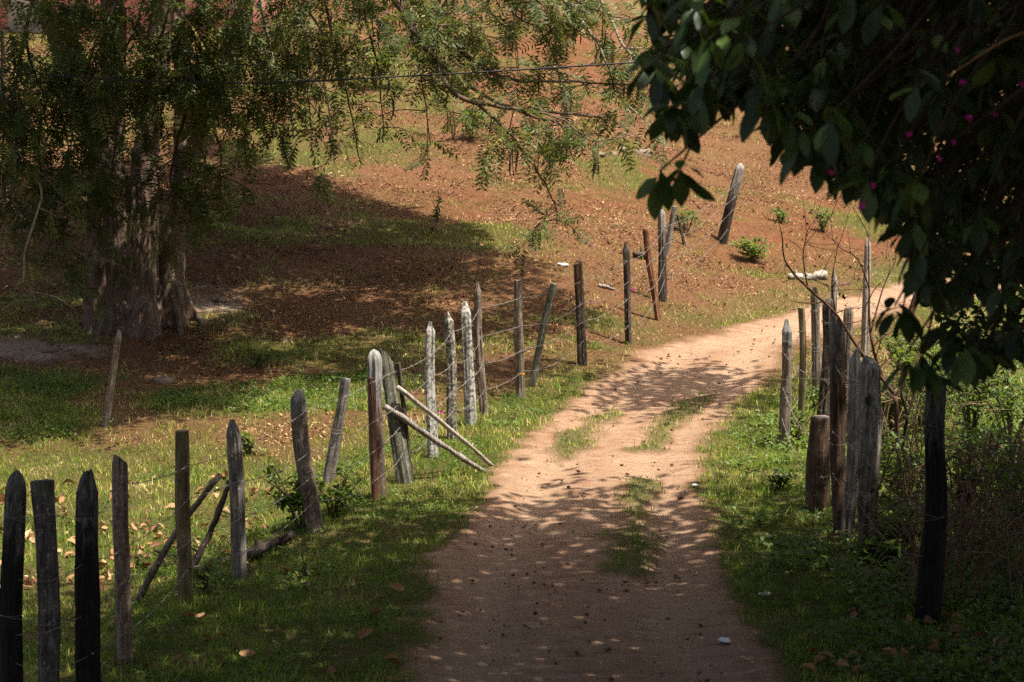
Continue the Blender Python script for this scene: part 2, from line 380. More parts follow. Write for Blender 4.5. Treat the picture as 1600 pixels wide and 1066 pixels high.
M = dict(
    terrain=mat_terrain(),
    grass=mat_leaf('grass_blades', [(0, (0.045, 0.085, 0.012)), (0.35, (0.12, 0.2, 0.024)), (0.65, (0.27, 0.32, 0.045)), (0.88, (0.47, 0.41, 0.12)), (1, (0.55, 0.43, 0.2))], 0.3, 0.6, 0.3),
    litter=mat_leaf('dry_litter', [(0, (0.045, 0.021, 0.011)), (0.25, (0.14, 0.065, 0.03)), (0.55, (0.27, 0.145, 0.067)), (0.85, (0.41, 0.265, 0.13)), (1, (0.57, 0.41, 0.235))], 0.0, 0.8, 0.2),
    weed=mat_leaf('weed_leaves', [(0, (0.03, 0.065, 0.012)), (0.5, (0.075, 0.135, 0.02)), (1, (0.16, 0.2, 0.035))], 0.35, 0.5, 0.4),
    weed_y=mat_leaf('sunny_shrub_leaves', [(0, (0.04, 0.075, 0.012)), (0.5, (0.09, 0.14, 0.02)), (1, (0.2, 0.21, 0.03))], 0.4, 0.5, 0.4),  # brighter, yellower copy of the weed leaves; sunlight put into the colour
    frond=mat_leaf('pinnate_leaves', [(0, (0.035, 0.055, 0.016)), (0.5, (0.08, 0.115, 0.032)), (0.8, (0.14, 0.165, 0.042)), (1, (0.24, 0.21, 0.065))], 0.28, 0.55, 0.3, (0.3, 0.36, 0.04)),
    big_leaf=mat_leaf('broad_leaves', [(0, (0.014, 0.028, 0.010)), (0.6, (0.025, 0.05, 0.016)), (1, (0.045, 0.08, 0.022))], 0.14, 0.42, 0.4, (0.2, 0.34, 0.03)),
    big_leaf_o=mat_leaf('broad_leaf_single', [(0, (0.014, 0.03, 0.009)), (0.6, (0.03, 0.062, 0.016)), (1, (0.085, 0.145, 0.03))], 0.2, 0.42, 0.4, (0.2, 0.34, 0.03), attr='object'),  # brighter copy of the broad leaves; the lit rim is put into its colour
    crown_leaf=mat_leaf('overhead_leaves', [(0, (0.03, 0.055, 0.016)), (1, (0.07, 0.11, 0.03))], 0.33, 0.5, 0.3, (0.45, 0.42, 0.08)),  # lets extra light through to lift the shade under the crown
    vine_leaf=mat_leaf('vine_leaves', [(0, (0.012, 0.028, 0.010)), (1, (0.035, 0.065, 0.018))], 0.15, 0.55, 0.25),
    bract=mat_leaf('magenta_bracts', [(0, (0.42, 0.02, 0.26)), (1, (0.62, 0.05, 0.42))], 0.35, 0.6, 0.2, (0.8, 0.05, 0.5)),
    dry_leaf=mat_leaf('dry_fallen_leaf', [(0, (0.12, 0.052, 0.024)), (0.4, (0.27, 0.13, 0.058)), (0.8, (0.42, 0.24, 0.115)), (1, (0.56, 0.4, 0.23))], 0.12, 0.7, 0.25, (0.6, 0.35, 0.15), attr='object'),
    bark=mat_wood('big_tree_bark', (0.07, 0.042, 0.028), (0.19, 0.13, 0.095), (0.34, 0.26, 0.2), lichen=0.12, lcol=(0.4, 0.36, 0.3), crack=1.0, stretch=4.0, scale=3.0),
    bark_dark=mat_wood('dark_bark', (0.02, 0.014, 0.010), (0.05, 0.036, 0.026), (0.10, 0.075, 0.055), crack=0.7, stretch=4, scale=4),
    twig=mat_plain('twig_bark', (0.115, 0.082, 0.056), 0.9, 0.2, 0.4, 9),
    twig_pale=mat_plain('pale_twig_bark', (0.3, 0.25, 0.2), 0.9, 0.2, 0.3, 9),
    twig_red=mat_plain('reddish_twig_bark', (0.10, 0.05, 0.032), 0.85, 0.3, 0.4, 14),
    twig_dry=mat_plain('dry_brush_stalk', (0.2, 0.125, 0.072), 0.9, 0.2, 0.4, 9),
    pod=mat_plain('seed_pod_skin', (0.055, 0.034, 0.022), 0.7, 0.3, 0.5, 18),
    grey=mat_wood('grey_wood', (0.064, 0.055, 0.047), (0.240, 0.210, 0.188), (0.435, 0.398, 0.352), lichen=0.15),
    greyb=mat_wood('grey_brown_wood', (0.057, 0.042, 0.031), (0.203, 0.158, 0.120), (0.375, 0.307, 0.240), lichen=0.18),
    lichen=mat_wood('lichen_wood', (0.034, 0.029, 0.024), (0.149, 0.132, 0.115), (0.299, 0.276, 0.241), lichen=0.85, lcol=(0.5, 0.49, 0.45)),
    speck=mat_wood('speckled_lichen_wood', (0.036, 0.031, 0.024), (0.140, 0.119, 0.098), (0.252, 0.217, 0.175), lichen=0.62, lcol=(0.47, 0.45, 0.38), moss=0.2),
    brown=mat_wood('brown_wood', (0.040, 0.023, 0.015), (0.135, 0.084, 0.054), (0.243, 0.162, 0.105), lichen=0.08),
    redwood=mat_wood('red_brown_wood', (0.057, 0.025, 0.014), (0.203, 0.092, 0.049), (0.311, 0.162, 0.089)),
    rust=mat_wood('rusty_brown_wood', (0.036, 0.017, 0.011), (0.126, 0.053, 0.031), (0.210, 0.101, 0.059)),
    olive=mat_wood('olive_treated_wood', (0.068, 0.054, 0.030), (0.200, 0.160, 0.088), (0.320, 0.264, 0.157), crack=0.35, stretch=16, moss=0.1),
    char=mat_wood('charred_wood', (0.006, 0.006, 0.006), (0.019, 0.018, 0.018), (0.053, 0.048, 0.046), crack=0.7),
    chargrey=mat_wood('charred_grey_wood', (0.022, 0.021, 0.021), (0.110, 0.099, 0.092), (0.286, 0.264, 0.242), lichen=0.12),
    dark=mat_wood('dark_wood', (0.019, 0.015, 0.012), (0.072, 0.054, 0.043), (0.176, 0.141, 0.112), lichen=0.1),
    mossy=mat_wood('mossy_grey_wood', (0.042, 0.042, 0.029), (0.168, 0.165, 0.123), (0.308, 0.301, 0.238), lichen=0.3, lcol=(0.36, 0.37, 0.30), moss=0.3),
    pale=mat_wood('bleached_wood', (0.15, 0.125, 0.10), (0.36, 0.32, 0.27), (0.56, 0.52, 0.46), lichen=0.1, crack=0.4),
    bleach_tip=mat_wood('bleached_tip_wood', (0.10, 0.095, 0.088), (0.24, 0.23, 0.215), (0.38, 0.37, 0.35), crack=0.4, stretch=5),
    tan_peel=mat_wood('peeling_bark_wood', (0.057, 0.046, 0.036), (0.255, 0.188, 0.138), (0.510, 0.398, 0.300), lichen=0.3, lcol=(0.42, 0.35, 0.28)),
    char_f=mat_fade('charred_wood_fading', ((0.006, 0.006, 0.006), (0.018, 0.017, 0.016), (0.045, 0.041, 0.039)), ((0.03, 0.028, 0.027), (0.10, 0.095, 0.09), (0.2, 0.19, 0.18)), 0.74, 0.92, crack=0.7),
    dark_f=mat_fade('dark_wood_lichen_top', ((0.018, 0.014, 0.011), (0.06, 0.046, 0.036), (0.14, 0.112, 0.09)), ((0.08, 0.075, 0.066), (0.26, 0.245, 0.22), (0.46, 0.44, 0.40)), 0.62, 0.86),
    bleach_f=mat_fade('brown_wood_bleached_top', ((0.05, 0.034, 0.024), (0.15, 0.11, 0.08), (0.28, 0.22, 0.17)), ((0.13, 0.125, 0.118), (0.28, 0.27, 0.255), (0.42, 0.41, 0.39)), 0.66, 0.84, lichen=0.1),
    brown_f=mat_fade('rough_brown_wood', ((0.035, 0.021, 0.013), (0.115, 0.07, 0.046), (0.21, 0.138, 0.09)), ((0.07, 0.06, 0.05), (0.2, 0.18, 0.155), (0.36, 0.335, 0.3)), 0.72, 0.95),
    split_f=mat_fade('dark_split_wood', ((0.022, 0.016, 0.011), (0.07, 0.05, 0.036), (0.16, 0.125, 0.095)), ((0.05, 0.032, 0.02), (0.15, 0.095, 0.06), (0.24, 0.17, 0.115)), 0.62, 0.9, lichen=0.1),
    slab_f=mat_fade('bleached_slab_wood', ((0.07, 0.055, 0.042), (0.38, 0.335, 0.27), (0.66, 0.61, 0.53)), ((0.18, 0.17, 0.155), (0.46, 0.445, 0.415), (0.68, 0.66, 0.62)), 0.7, 0.95, lichen=0.12, crack=0.8, scale=7),  # pale wood, lightened further to stand in for sunlight on the post
    knotty=mat_fade('knotted_wood', ((0.035, 0.024, 0.016), (0.17, 0.122, 0.088), (0.38, 0.3, 0.23)), ((0.08, 0.07, 0.06), (0.32, 0.29, 0.25), (0.56, 0.52, 0.46)), 0.35, 0.8, lichen=0.34, lcol=(0.42, 0.39, 0.34), crack=0.9, scale=5),  # lightened, most at the top, to stand in for sunlight there
    wire=mat_plain('galvanised_wire', (0.2, 0.18, 0.16), 0.6, 0.4, 0.4, 30),
    cable=mat_plain('black_cable', (0.012, 0.012, 0.012), 0.6, 0.4, 0.2),
    stone=mat_plain('field_stone', (0.2, 0.145, 0.105), 0.95, 0.2, 0.35, 9, bump=0.5),
    pebble=mat_plain('dark_pebble', (0.14, 0.075, 0.045), 0.95, 0.2, 0.5, 1.7),
    scrap=mat_plain('white_scrap', (0.7, 0.7, 0.68), 0.6, 0.4, 0.12, 20),
    house=mat_plain('salmon_plaster', (0.66, 0.27, 0.22), 0.9, 0.2, 0.22, 1.6, bump=0.1),
    house_white=mat_plain('white_trim', (0.7, 0.66, 0.62), 0.8, 0.3, 0.08, 2),
    roof=mat_plain('clay_tile', (0.36, 0.13, 0.07), 0.9, 0.2, 0.3, 3),
    glass=mat_plain('dark_window_glass', (0.03, 0.035, 0.04), 0.15, 0.6, 0.2),
)

# ------------------------------------------------------------------ ground, road, hillside: one grid cut into three sheets
def axis_coords(lo, hi, c0, c1, step, grow=1.13, mx=2.5):
    core = list(np.arange(c0, c1, step)); a = []; s = step; x = c0
    while x > lo: s = min(mx, s * grow); x -= s; a.append(x)
    b = []; s = step; x = core[-1]
    while x < hi: s = min(mx, s * grow); x += s; b.append(x)
    return np.array(a[::-1] + core + b)
gx = axis_coords(-70, 75, -7.5, 8.5, 0.085); gy = axis_coords(-25, 190, 13.5, 43, 0.085)
GX, GY = np.meshgrid(gx, gy)
fxv, fyv = GX.ravel(), GY.ravel()
road_m, green_m, red_m, pale_m, rd_m, hill_m = masks(fxv, fyv)
zz = height(fxv, fyv)
rut_m = np.exp(-((rd_m - 0.52 + 0.12 * (fbm(fxv * 0.8, fyv * 0.8, 2, 44) - 0.5)) / 0.2) ** 2)
zz = zz - (0.02 * sstep(0.0, 0.35, rd_m) + 0.035 * rut_m) * road_m                                   # the track is worn in a little
zz = zz + 0.02 * (fbm(fxv * 7, fyv * 7, 3, 77) - 0.5) + 0.045 * road_m * (fbm(fxv * 2.0, fyv * 6, 3, 78) - 0.5)
VV = np.stack([fxv, fyv, zz], 1)
nx, ny = len(gx), len(gy)
idx = np.arange(nx * ny).reshape(ny, nx)
FQ = np.stack([idx[:-1, :-1], idx[:-1, 1:], idx[1:, 1:], idx[1:, :-1]], -1).reshape(-1, 4)
fc = rd_m[FQ].mean(1); fh = hill_m[FQ].mean(1)
sel = {'dirt_road': fc > 0, 'hillside': (fc <= 0) & (fh > 0.5), 'ground': (fc <= 0) & (fh <= 0.5)}
for nm, msk in sel.items():
    F = FQ[msk]; used, inv = np.unique(F, return_inverse=True)
    me = np_mesh(nm, VV[used], inv.reshape(F.shape), M['terrain'], dict(road=road_m[used], green=green_m[used], red=red_m[used], pale=pale_m[used], rut=rut_m[used]), True)
    tag(link(nm, me), {'dirt_road': 'sandy dirt track with grassy middle strips curving right', 'hillside': 'dry hillside of red soil and leaf litter',
                       'ground': 'grassy ground on both sides of the dirt track'}[nm], kind='structure')

# masks and heights on a regular raster, looked up when scattering
_RX0, _RX1, _RY0, _RY1, _RS = -17.5, 17.5, 13.0, 61.0, 0.07
_rx = np.arange(_RX0, _RX1, _RS); _ry = np.arange(_RY0, _RY1, _RS)
_RXG, _RYG = np.meshgrid(_rx, _ry)
_RM = [m_.reshape(_RXG.shape).astype(np.float32) for m_ in masks(_RXG.ravel(), _RYG.ravel())]
_full_masks = masks; _full_height = height
_RH = height(_RXG.ravel(), _RYG.ravel()).reshape(_RXG.shape).astype(np.float32)
def _ij(x, y): return np.clip(((y - _RY0) / _RS + 0.5).astype(int), 0, len(_ry) - 1), np.clip(((x - _RX0) / _RS + 0.5).astype(int), 0, len(_rx) - 1)
def masks(x, y):
    i, j = _ij(x + 0.05 * (rng.random(len(x)) - 0.5), y + 0.05 * (rng.random(len(x)) - 0.5)); return tuple(m_[i, j] for m_ in _RM)
def height_fast(x, y):
    a = np.clip((x - _RX0) / _RS, 0, len(_rx) - 1.001); b = np.clip((y - _RY0) / _RS, 0, len(_ry) - 1.001); j = a.astype(int); i = b.astype(int); fx = a - j; fy = b - i
    return (_RH[i, j] * (1 - fx) + _RH[i, j + 1] * fx) * (1 - fy) + (_RH[i + 1, j] * (1 - fx) + _RH[i + 1, j + 1] * fx) * fy

# ------------------------------------------------------------------ ground stuff: grass, litter, weeds, pebbles
def visible_pts(n, ylo, yhi, pad=0.12):
    """random ground points within the slice of ground the view covers (even per area, thinning with distance)"""
    y = ylo + (yhi - ylo) * rng.random(n); hw = y * (800 / FPX) * (1 + pad) + 0.6
    x = (rng.random(n) * 2 - 1) * hw
    keep = rng.random(n) < hw / hw.max() if True else None
    return x[keep], y[keep]

def blades(x, y, h, wd, tint, name, label, lean=0.5, mat='grass'):
    n = len(x); z = height_fast(x, y) - 0.01
    P = np.stack([x, y, z], 1); a = rng.random(n) * 2 * math.pi
    S = np.stack([np.cos(a), np.sin(a), 0 * a], 1) * wd[:, None]
    b = rng.random(n) * 2 * math.pi; ln = lean * rng.random(n) ** 0.7
    L = np.stack([np.cos(b) * ln, np.sin(b) * ln, np.sqrt(1 - np.clip(ln, 0, .99) ** 2)], 1) * h[:, None]
    mid = P + L * 0.55 + np.array([0, 0, 0.06])[None] * h[:, None]
    V = np.stack([P - S, P + S, mid + S * 0.7, mid - S * 0.7, P + L], 1).reshape(-1, 3)
    k = np.arange(n)[:, None] * 5
    o = link(name, np_mesh(name, V, [np.concatenate([k, k + 1, k + 2, k + 3], 1), np.concatenate([k + 3, k + 2, k + 4], 1)], M[mat], dict(tint=np.repeat(tint, 5))))
    return tag(o, label, 'grass', kind='stuff')

# short turf on the verges and the field
x, y = visible_pts(830000, 14.2, 38.5)
rm, gm, _, _, _, hm = masks(x, y)
inroad = _RM[4][_ij(x, y)] > 0.05
dens = np.clip(gm * 1.15 - 0.12, 0, 1) * np.where(inroad, 0.6, 1.0) * np.interp(y, [14, 20, 28, 39], [1, 0.85, 0.55, 0.38])
keep = rng.random(len(x)) < dens; x, y, gm, inroad = x[keep], y[keep], gm[keep], inroad[keep]
n = len(x); cl = fbm(x * 2.3, y * 2.3, 3, 51)
dry = np.clip(sstep(26, 31, y) * 0.55 + sstep(0.55, 0.25, gm) * 0.3, 0, 1)
blades(x, y, (0.02 + 0.05 * rng.random(n) * (0.4 + 1.2 * cl) + 0.07 * (rng.random(n) > 0.93) * rng.random(n) + 0.06 * sstep(0.6, 0.72, fbm(x * 3.1, y * 3.1, 3, 57)) * rng.random(n)) * (1 - 0.35 * dry) * np.where(inroad, 0.75, 1.0), 0.0022 + 0.0025 * rng.random(n) + 0.00008 * y,
       np.clip(0.0 + 0.42 + 1.5 * (cl - 0.5) + 0.5 * (rng.random(n) - 0.5) + 0.42 * dry - 0.12 * sstep(22, 20, y) + 0.10 * sstep(21, 23.5, y) + 0.06 * (x < np.interp(y, FENCE_Y, FENCE_X)), 0, 1), 'short_grass', 'short green turf on the verges and the field', 0.75)  # shade and sun put into the tint: lower in near shade, yellower beyond

# taller tufts scattered in the turf, along the track and round the posts
x, y = visible_pts(26000, 14.2, 37); rm, gm, _, _, rdv, hm = masks(x, y)
keep = rng.random(len(x)) < np.clip(gm, 0, 1) * (0.22 + 0.5 * np.exp(-((rdv + 0.25) / 0.25) ** 2)) * (1 - 0.8 * hm) * (rdv < 0.05) * sstep(0.35, 0.6, fbm(x * 1.3, y * 1.3, 3, 58))
x, y = x[keep], y[keep]; k = 13; n = len(x) * k
xx, yy = np.repeat(x, k) + 0.03 * rng.standard_normal(n), np.repeat(y, k) + 0.03 * rng.standard_normal(n); big_ = np.repeat(0.35 + rng.random(len(x)) ** 2, k)
blades(xx, yy, (0.05 + 0.10 * rng.random(n)) * big_, 0.0028 + 0.0022 * rng.random(n), np.clip(np.repeat(0.15 + 0.6 * rng.random(len(x)), k) + 0.4 * (rng.random(n) - 0.5) + 0.4 * (rng.random(n) > 0.9), 0, 1), 'grass_tufts', 'taller tufts of grass standing in the turf', 0.8)

# dry leaf litter of the hillside and under the trees
x, y = visible_pts(1150000, 15, 58, 0.04)
rm, gm, rd_, pl, _, hm = masks(x, y)
dens = np.clip((1.05 - gm) * (1 - rm) ** 4, 0, 1) * (0.2 + 0.8 * np.maximum(hm, sstep(-0.4, 0.4, poly_sd(x, y, P_BROWN)))) * (1 - 0.75 * sstep(0.55, 0.9, rd_)) * (1 - 0.6 * pl) * (0.12 + 1.5 * sstep(0.32, 0.68, fbm(x * 1.2, y * 1.2, 4, 61)))
keep = rng.random(len(x)) < dens; x, y = x[keep], y[keep]; n = len(x)
Tl = np.array([[0, 0, 0], [0.5, 0.5, 0.18], [0, 1, 0], [-0.5, 0.5, 0.18]]); Tf = [[0, 1, 2, 3]]
Rm = basis(rand_dir(n, -0.3, 0.75), np.tile([0, 0, 1.0], (n, 1)) + 0.6 * rng.standard_normal((n, 3)))
ln = (0.013 + 0.045 * rng.random(n) ** 2.4 + 0.045 * (rng.random(n) > 0.975)) * np.interp(y, [15, 35, 60], [0.9, 1.0, 1.0])
V, F = instance(Tl, Tf, Rm, np.stack([x, y, height_fast(x, y) + 0.006], 1), np.stack([ln * (0.22 + 0.4 * rng.random(n)), ln, ln * 0.6], 1))
tn = np.clip(np.where(rng.random(n) < 0.6, 0.35 + 0.42 * rng.random(n), 0.28 * rng.random(n)) + 0.7 * (fbm(x * 0.7, y * 0.7, 3, 71) - 0.5), 0, 1)
tag(link('leaf_litter', np_mesh('leaf_litter', V, F, M['litter'], dict(tint=np.repeat(tn, 4)))), 'fine dry leaf litter strewn over the hillside', 'leaf litter', kind='stuff')

x, y = visible_pts(26000, 17, 55, 0.04); rm, gm, *_ , hm = masks(x, y); keep = rng.random(len(x)) < 0.7 * hm * (1 - rm) ** 3 * (1 - gm); x, y = x[keep], y[keep]; n = len(x)
L = 0.05 + 0.22 * rng.random(n) ** 2; A = rand_dir(n, -0.05, 0.25) * L[:, None]; P = np.stack([x, y, height_fast(x, y) + 0.012], 1); Sd = np.stack([-A[:, 1], A[:, 0], 0 * L], 1) / L[:, None] * 0.004
V = np.stack([P - A / 2 - Sd, P - A / 2 + Sd, P + A / 2 + Sd * .6, P + A / 2 - Sd * .6], 1).reshape(-1, 3); k = np.arange(n)[:, None] * 4
tag(link('fallen_twigs', np_mesh('fallen_twigs', V, np.concatenate([k, k + 1, k + 2, k + 3], 1), M['litter'], dict(tint=np.repeat(rng.random(n) * 0.6, 4)))), 'small fallen twigs and stalks on the slope', 'twigs', kind='stuff')
x, y = visible_pts(520000, 26, 58, 0.04); rm, gm, *_ , hm = masks(x, y); keep = rng.random(len(x)) < np.clip(gm * 0.75 - 0.04, 0, 1) * hm * (1 - rm) ** 4; x, y, gm = x[keep], y[keep], gm[keep]; n = len(x)
blades(x, y, 0.03 + 0.09 * rng.random(n) ** 1.6, 0.004 + 0.004 * rng.random(n), np.clip(0.92 - 0.5 * gm + 0.5 * (rng.random(n) - 0.5), 0, 1), 'slope_grass', 'thin dry-green grass growing in patches on the slope', 0.9)

# low broad-leaved weeds in the greenest patches
def weeds(name, label, pts_mask, n0, ylo, yhi, size, hgt, mat='weed'):
    x, y = visible_pts(n0, ylo, yhi); d = pts_mask(x, y); keep = rng.random(len(x)) < d; x, y = x[keep], y[keep]; n = len(x)
    T = np.array([[0, 0, 0], [0.5, 0.45, 0.14], [0.38, 0.8, 0.05], [0, 1, -0.1], [-0.38, 0.8, 0.05], [-0.5, 0.45, 0.14]])
    Rm = basis(rand_dir(n, -0.3, 0.8), np.tile([0, 0, 1.0], (n, 1)) + 0.3 * rng.standard_normal((n, 3)))
    ln = size * (0.5 + rng.random(n))
    V, F = instance(T, [[0, 1, 2, 3], [0, 3, 4, 5]], Rm, np.stack([x, y, height_fast(x, y) + 0.005 + hgt * rng.random(n) ** 1.6], 1), np.stack([ln * 0.55, ln, ln], 1))
    tn = np.clip(0.2 + 0.6 * fbm(x * 1.5, y * 1.5, 2, 81) + 0.5 * (rng.random(n) - 0.5), 0, 1)
    tag(link(name, np_mesh(name, V, F, M[mat], dict(tint=np.repeat(tn, 6)))), label, 'weeds', kind='stuff')
def wm_left(x, y):
    d = np.zeros_like(x); n1 = fbm(x * 1.7, y * 1.7, 4, 21) - 0.5
    for p in P_GREEN: d = np.maximum(d, sstep(-0.2, 0.3, poly_sd(x, y, p) + 1.2 * n1))
    return d * sstep(0.36, 0.56, fbm(x * 2.6, y * 2.6, 3, 92))
weeds('ground_cover', 'leafy green ground cover at the foot of the shaded slope', wm_left, 130000, 23, 31, 0.038, 0.09)
P_WR = Gp([(1085, 760), (1120, 700), (1170, 655), (1230, 620), (1300, 610), (1460, 590), (1650, 590), (1700, 1100), (1240, 1100), (1190, 960), (1140, 870)])
def wm_right(x, y):
    d = sstep(-0.15, 0.6, poly_sd(x, y, P_WR)); return d * sstep(0.54, 0.68, fbm(x * 2.1, y * 2.1, 3, 91) + 0.2 * sstep(0.7, 2.0, x - 1.75 - 0.07 * (y - 16)) + 0.12 * sstep(20.5, 18.5, y))
weeds('weed_patch', 'low leafy weeds on the verge round the right-hand posts', wm_right, 150000, 14, 27, 0.055, 0.13)
def wm_near(x, y):
    rm, gm, *_ = masks(x, y); fx = np.interp(y, FENCE_Y, FENCE_X)
    return gm * sstep(0.52, 0.66, fbm(x * 1.9 + 5, y * 1.9, 3, 95)) * (x < 0.8) * (x > fx - 1.5)
weeds('verge_clover', 'clover-like leaves in the turf of the left verge', wm_near, 130000, 14, 27, 0.032, 0.05, 'weed')

# small stones and clods on the track
x, y = visible_pts(60000, 14.2, 36); rm, *_ = masks(x, y); keep = (rng.random(len(x)) < rm * (0.12 + 0.5 * sstep(0.5, 0.7, fbm(x * 1.5, y * 1.5, 3, 99)))); x, y = x[keep], y[keep]; n = len(x)
T = np.array([[1, 0, 0], [0, 1, 0], [-1, 0, 0], [0, -1, 0], [0.1, 0, 0.8], [0, 0, -0.8]])
Tf = [[0, 1, 4], [1, 2, 4], [2, 3, 4], [3, 0, 4], [1, 0, 5], [2, 1, 5], [3, 2, 5], [0, 3, 5]]
Rm = basis(rand_dir(n, -0.4, 0.4), np.tile([0, 0, 1.0], (n, 1)))
sz = 0.004 + 0.021 * rng.random(n) ** 5
V, F = instance(T, Tf, Rm, np.stack([x, y, height_fast(x, y) - 0.02 + sz * 0.3], 1), np.stack([sz, sz * 1.3, sz * 0.8], 1))
tag(link('pebbles', np_mesh('pebbles', V, F, M['pebble'])), 'small stones and clods strewn on the track', 'pebbles', kind='stuff')

# ------------------------------------------------------------------ fence posts
def post_rings(H, r, tip, seed, sides, rings, square, below, bulge, lobes, rough, z0, z1, tl):
    rs = np.random.default_rng(seed)
    zs = np.concatenate([np.linspace(z0, max(z0, min(z1, H - tl)), rings), np.linspace(max(z0, H - tl), z1, 7)[1:] if z1 > H - tl + 1e-4 else []])
    zs = zs[zs <= z1 + 1e-6]
    a = np.arange(sides) / sides * 2 * math.pi
    A, Z = np.meshgrid(a, zs)
    c, s = np.cos(A), np.sin(A)
    rad = r * (np.abs(c) ** square + np.abs(s) ** square) ** (-1 / square)
    ns = vnoise(c * 1.3 + 7 + seed, s * 1.3 + Z * 1.1, seed) - 0.5 + 0.6 * (vnoise(c * 3.1 + s * 2 + 3, s * 3.1 + Z * 2.6 - c, seed + 3) - 0.5)
    groove = vnoise(A * 3.4 + seed, Z * 0.5 + seed, seed + 5) - 0.5
    groove = groove - 0.75 * np.clip(0.16 - np.abs(vnoise(A * 1.6 + 2 * seed, Z * 0.7, seed + 8) - 0.5), 0, 1) / 0.16
    t = np.clip(Z / H, -0.2, 1)
    rad = rad * (1.04 - 0.12 * t + 0.36 * ns * rough + 0.26 * groove)
    if bulge is not None: rad = rad * np.interp(t, *bulge)
    q = np.clip((Z - (H - tl)) / tl, 0, 1)
    cut = rs.random(sides)
    if tip == 'point': rad = rad * (1 - 0.93 * np.clip(q * (1 + 0.3 * np.cos(2 * A + seed) + 0.2 * np.cos(3 * A + 2 * seed)), 0, 1) ** 1.05)
    elif tip == 'blunt': rad = rad * (1 - 0.72 * q ** 1.5)
    elif tip == 'round': rad = rad * np.sqrt(np.clip(1 - 0.985 * q * q, 0.015, 1))
    elif tip == 'flat': Z = Z - q * tl * 0.22 * (np.cos(A + seed) * 0.5 + 0.5); rad = rad * (1 - 0.06 * q ** 6)
    elif tip == 'jag': Z = Z - q * tl * (0.75 * (np.cos(A + seed * 2.1) * 0.5 + 0.5) + 0.4 * (vnoise(A * 2.2, A * 0, seed + 9)[:1] if False else cut[None, :] * 0.45)); rad = rad * (1 - 0.35 * q)
    elif tip == 'chisel':
        rad = rad * (1 - 0.15 * q)
    X = rad * c; Y = rad * s
    if tip == 'chisel': Y = Y * (1 - 0.85 * q); X = X * (1 - 0.35 * q) + r * 0.3 * q
    if tip == 'slant': Z = Z - q * tl * 0.9 * (0.5 + 0.5 * np.cos(A - 0.3)); X = X * (1 - 0.2 * q)
    if tip == 'spike': X = X * (1 - 0.9 * q) + 0.15 * r * q; Y = Y * (1 - 0.9 * q)
    bx = 0.05 * H * (vnoise(Z * 1.2 + seed, Z * 0 + 1.5, seed) - 0.5); by = 0.05 * H * (vnoise(Z * 1.2 + seed, Z * 0 + 6.5, seed) - 0.5)
    if lobes: bx = bx + lobes * np.sin(np.clip(t, 0, 1) * math.pi)
    return np.stack([X + bx, Y + by, Z], -1)

def shell(grid, mat, name, cap_top=True, cap_bot=False):
    n, k, _ = grid.shape; V = grid.reshape(-1, 3)
    Q = [[i * k + j, i * k + (j + 1) % k, (i + 1) * k + (j + 1) % k, (i + 1) * k + j] for i in range(n - 1) for j in range(k)]
    T = []; extra = []
    if cap_top: extra.append(grid[-1].mean(0) - np.array([0, 0, 0.004])); c = len(V) + len(extra) - 1; T += [[c, (n - 1) * k + j, (n - 1) * k + (j + 1) % k] for j in range(k)]
    if cap_bot: extra.append(grid[0].mean(0)); c = len(V) + len(extra) - 1; T += [[c, (j + 1) % k, j] for j in range(k)]
    if extra: V = np.concatenate([V, np.array(extra)])
    me = np_mesh(name, V, [np.array(Q)] + ([np.array(T)] if T else []), mat, smooth=True)
    me.set_sharp_from_angle(angle=R(38)) if hasattr(me, 'set_sharp_from_angle') else None
    return me

POSTS = {}
def post(key, base, top, wpx, mat, tip, label, group, tl=0.13, tipmat=None, tiplen=None, square=2.0, sides=24, rings=30, seed=None, bulge=None, basepoint=None,
         ties=(0.42, 0.8), name='fence_post', cat='fence post', lobes=0, spin=None, flat=1.0, below=0.22, rough=1.0):
    b = basepoint if basepoint is not None else G(*base)
    tp = at(top[0], top[1], b.y)
    ax = tp - b; H = ax.length; r = wpx * 0.5 * b.y / FPX
    seed = seed if seed is not None else (len(POSTS) * 13 + 5)
    cutz = H - (tiplen if tiplen else tl)
    args = (H, r, tip, seed, sides, rings, square, below, bulge, lobes, rough)
    if tipmat:
        gb = post_rings(*args, -below, cutz, tl); gt = post_rings(*args, cutz, H, tl)
        gt = np.concatenate([gb[-1:], gt])
        me = shell(gb, M[mat], name, cap_top=False)
    else: me = shell(post_rings(*args, -below, H, tl), M[mat], name)
    o = link(name, me, loc=b); tag(o, label, cat, group)
    q = Vector((0, 0, 1)).rotation_difference(ax.normalized())
    sp = spin if spin is not None else random.random() * 6.28
    o.rotation_mode = 'QUATERNION'; o.rotation_quaternion = q @ Matrix.Rotation(sp, 3, 'Z').to_quaternion()
    o.scale = (1, flat, 1)
    if tipmat: link('tip', shell(gt, M[tipmat], 'tip'), o)
    rs = random.Random(seed)
    for f in ties:
        f = min(0.93, f + rs.uniform(-0.03, 0.03)); z = H * f
        if tip in ('point', 'spike', 'round', 'blunt', 'jag', 'slant') and z > H - tl: continue
        kk = 14; aa = np.linspace(0, 2 * math.pi, kk + 1); tilt = rs.uniform(-0.35, 0.35)
        bfac = np.interp(f, *bulge) if bulge is not None else 1
        pts = [(math.cos(t) * r * 1.09 * bfac, math.sin(t) * r * 1.09 * bfac, z + tilt * r * math.cos(t + seed)) for t in aa]
        mb = MB(); mb.tube(pts, 0.0018, 4, False)
        pts2 = [(math.cos(t) * r * 1.10 * bfac, math.sin(t) * r * 1.10 * bfac, z + 0.012 - tilt * 0.6 * r * math.cos(t + seed)) for t in aa[:9]]
        mb.tube(pts2, 0.0016, 4, False)
        link('wire_tie', mb.mesh('wire_tie', M['wire']), o)
    POSTS[key] = dict(b=b, t=tp, r=r, H=H); return o

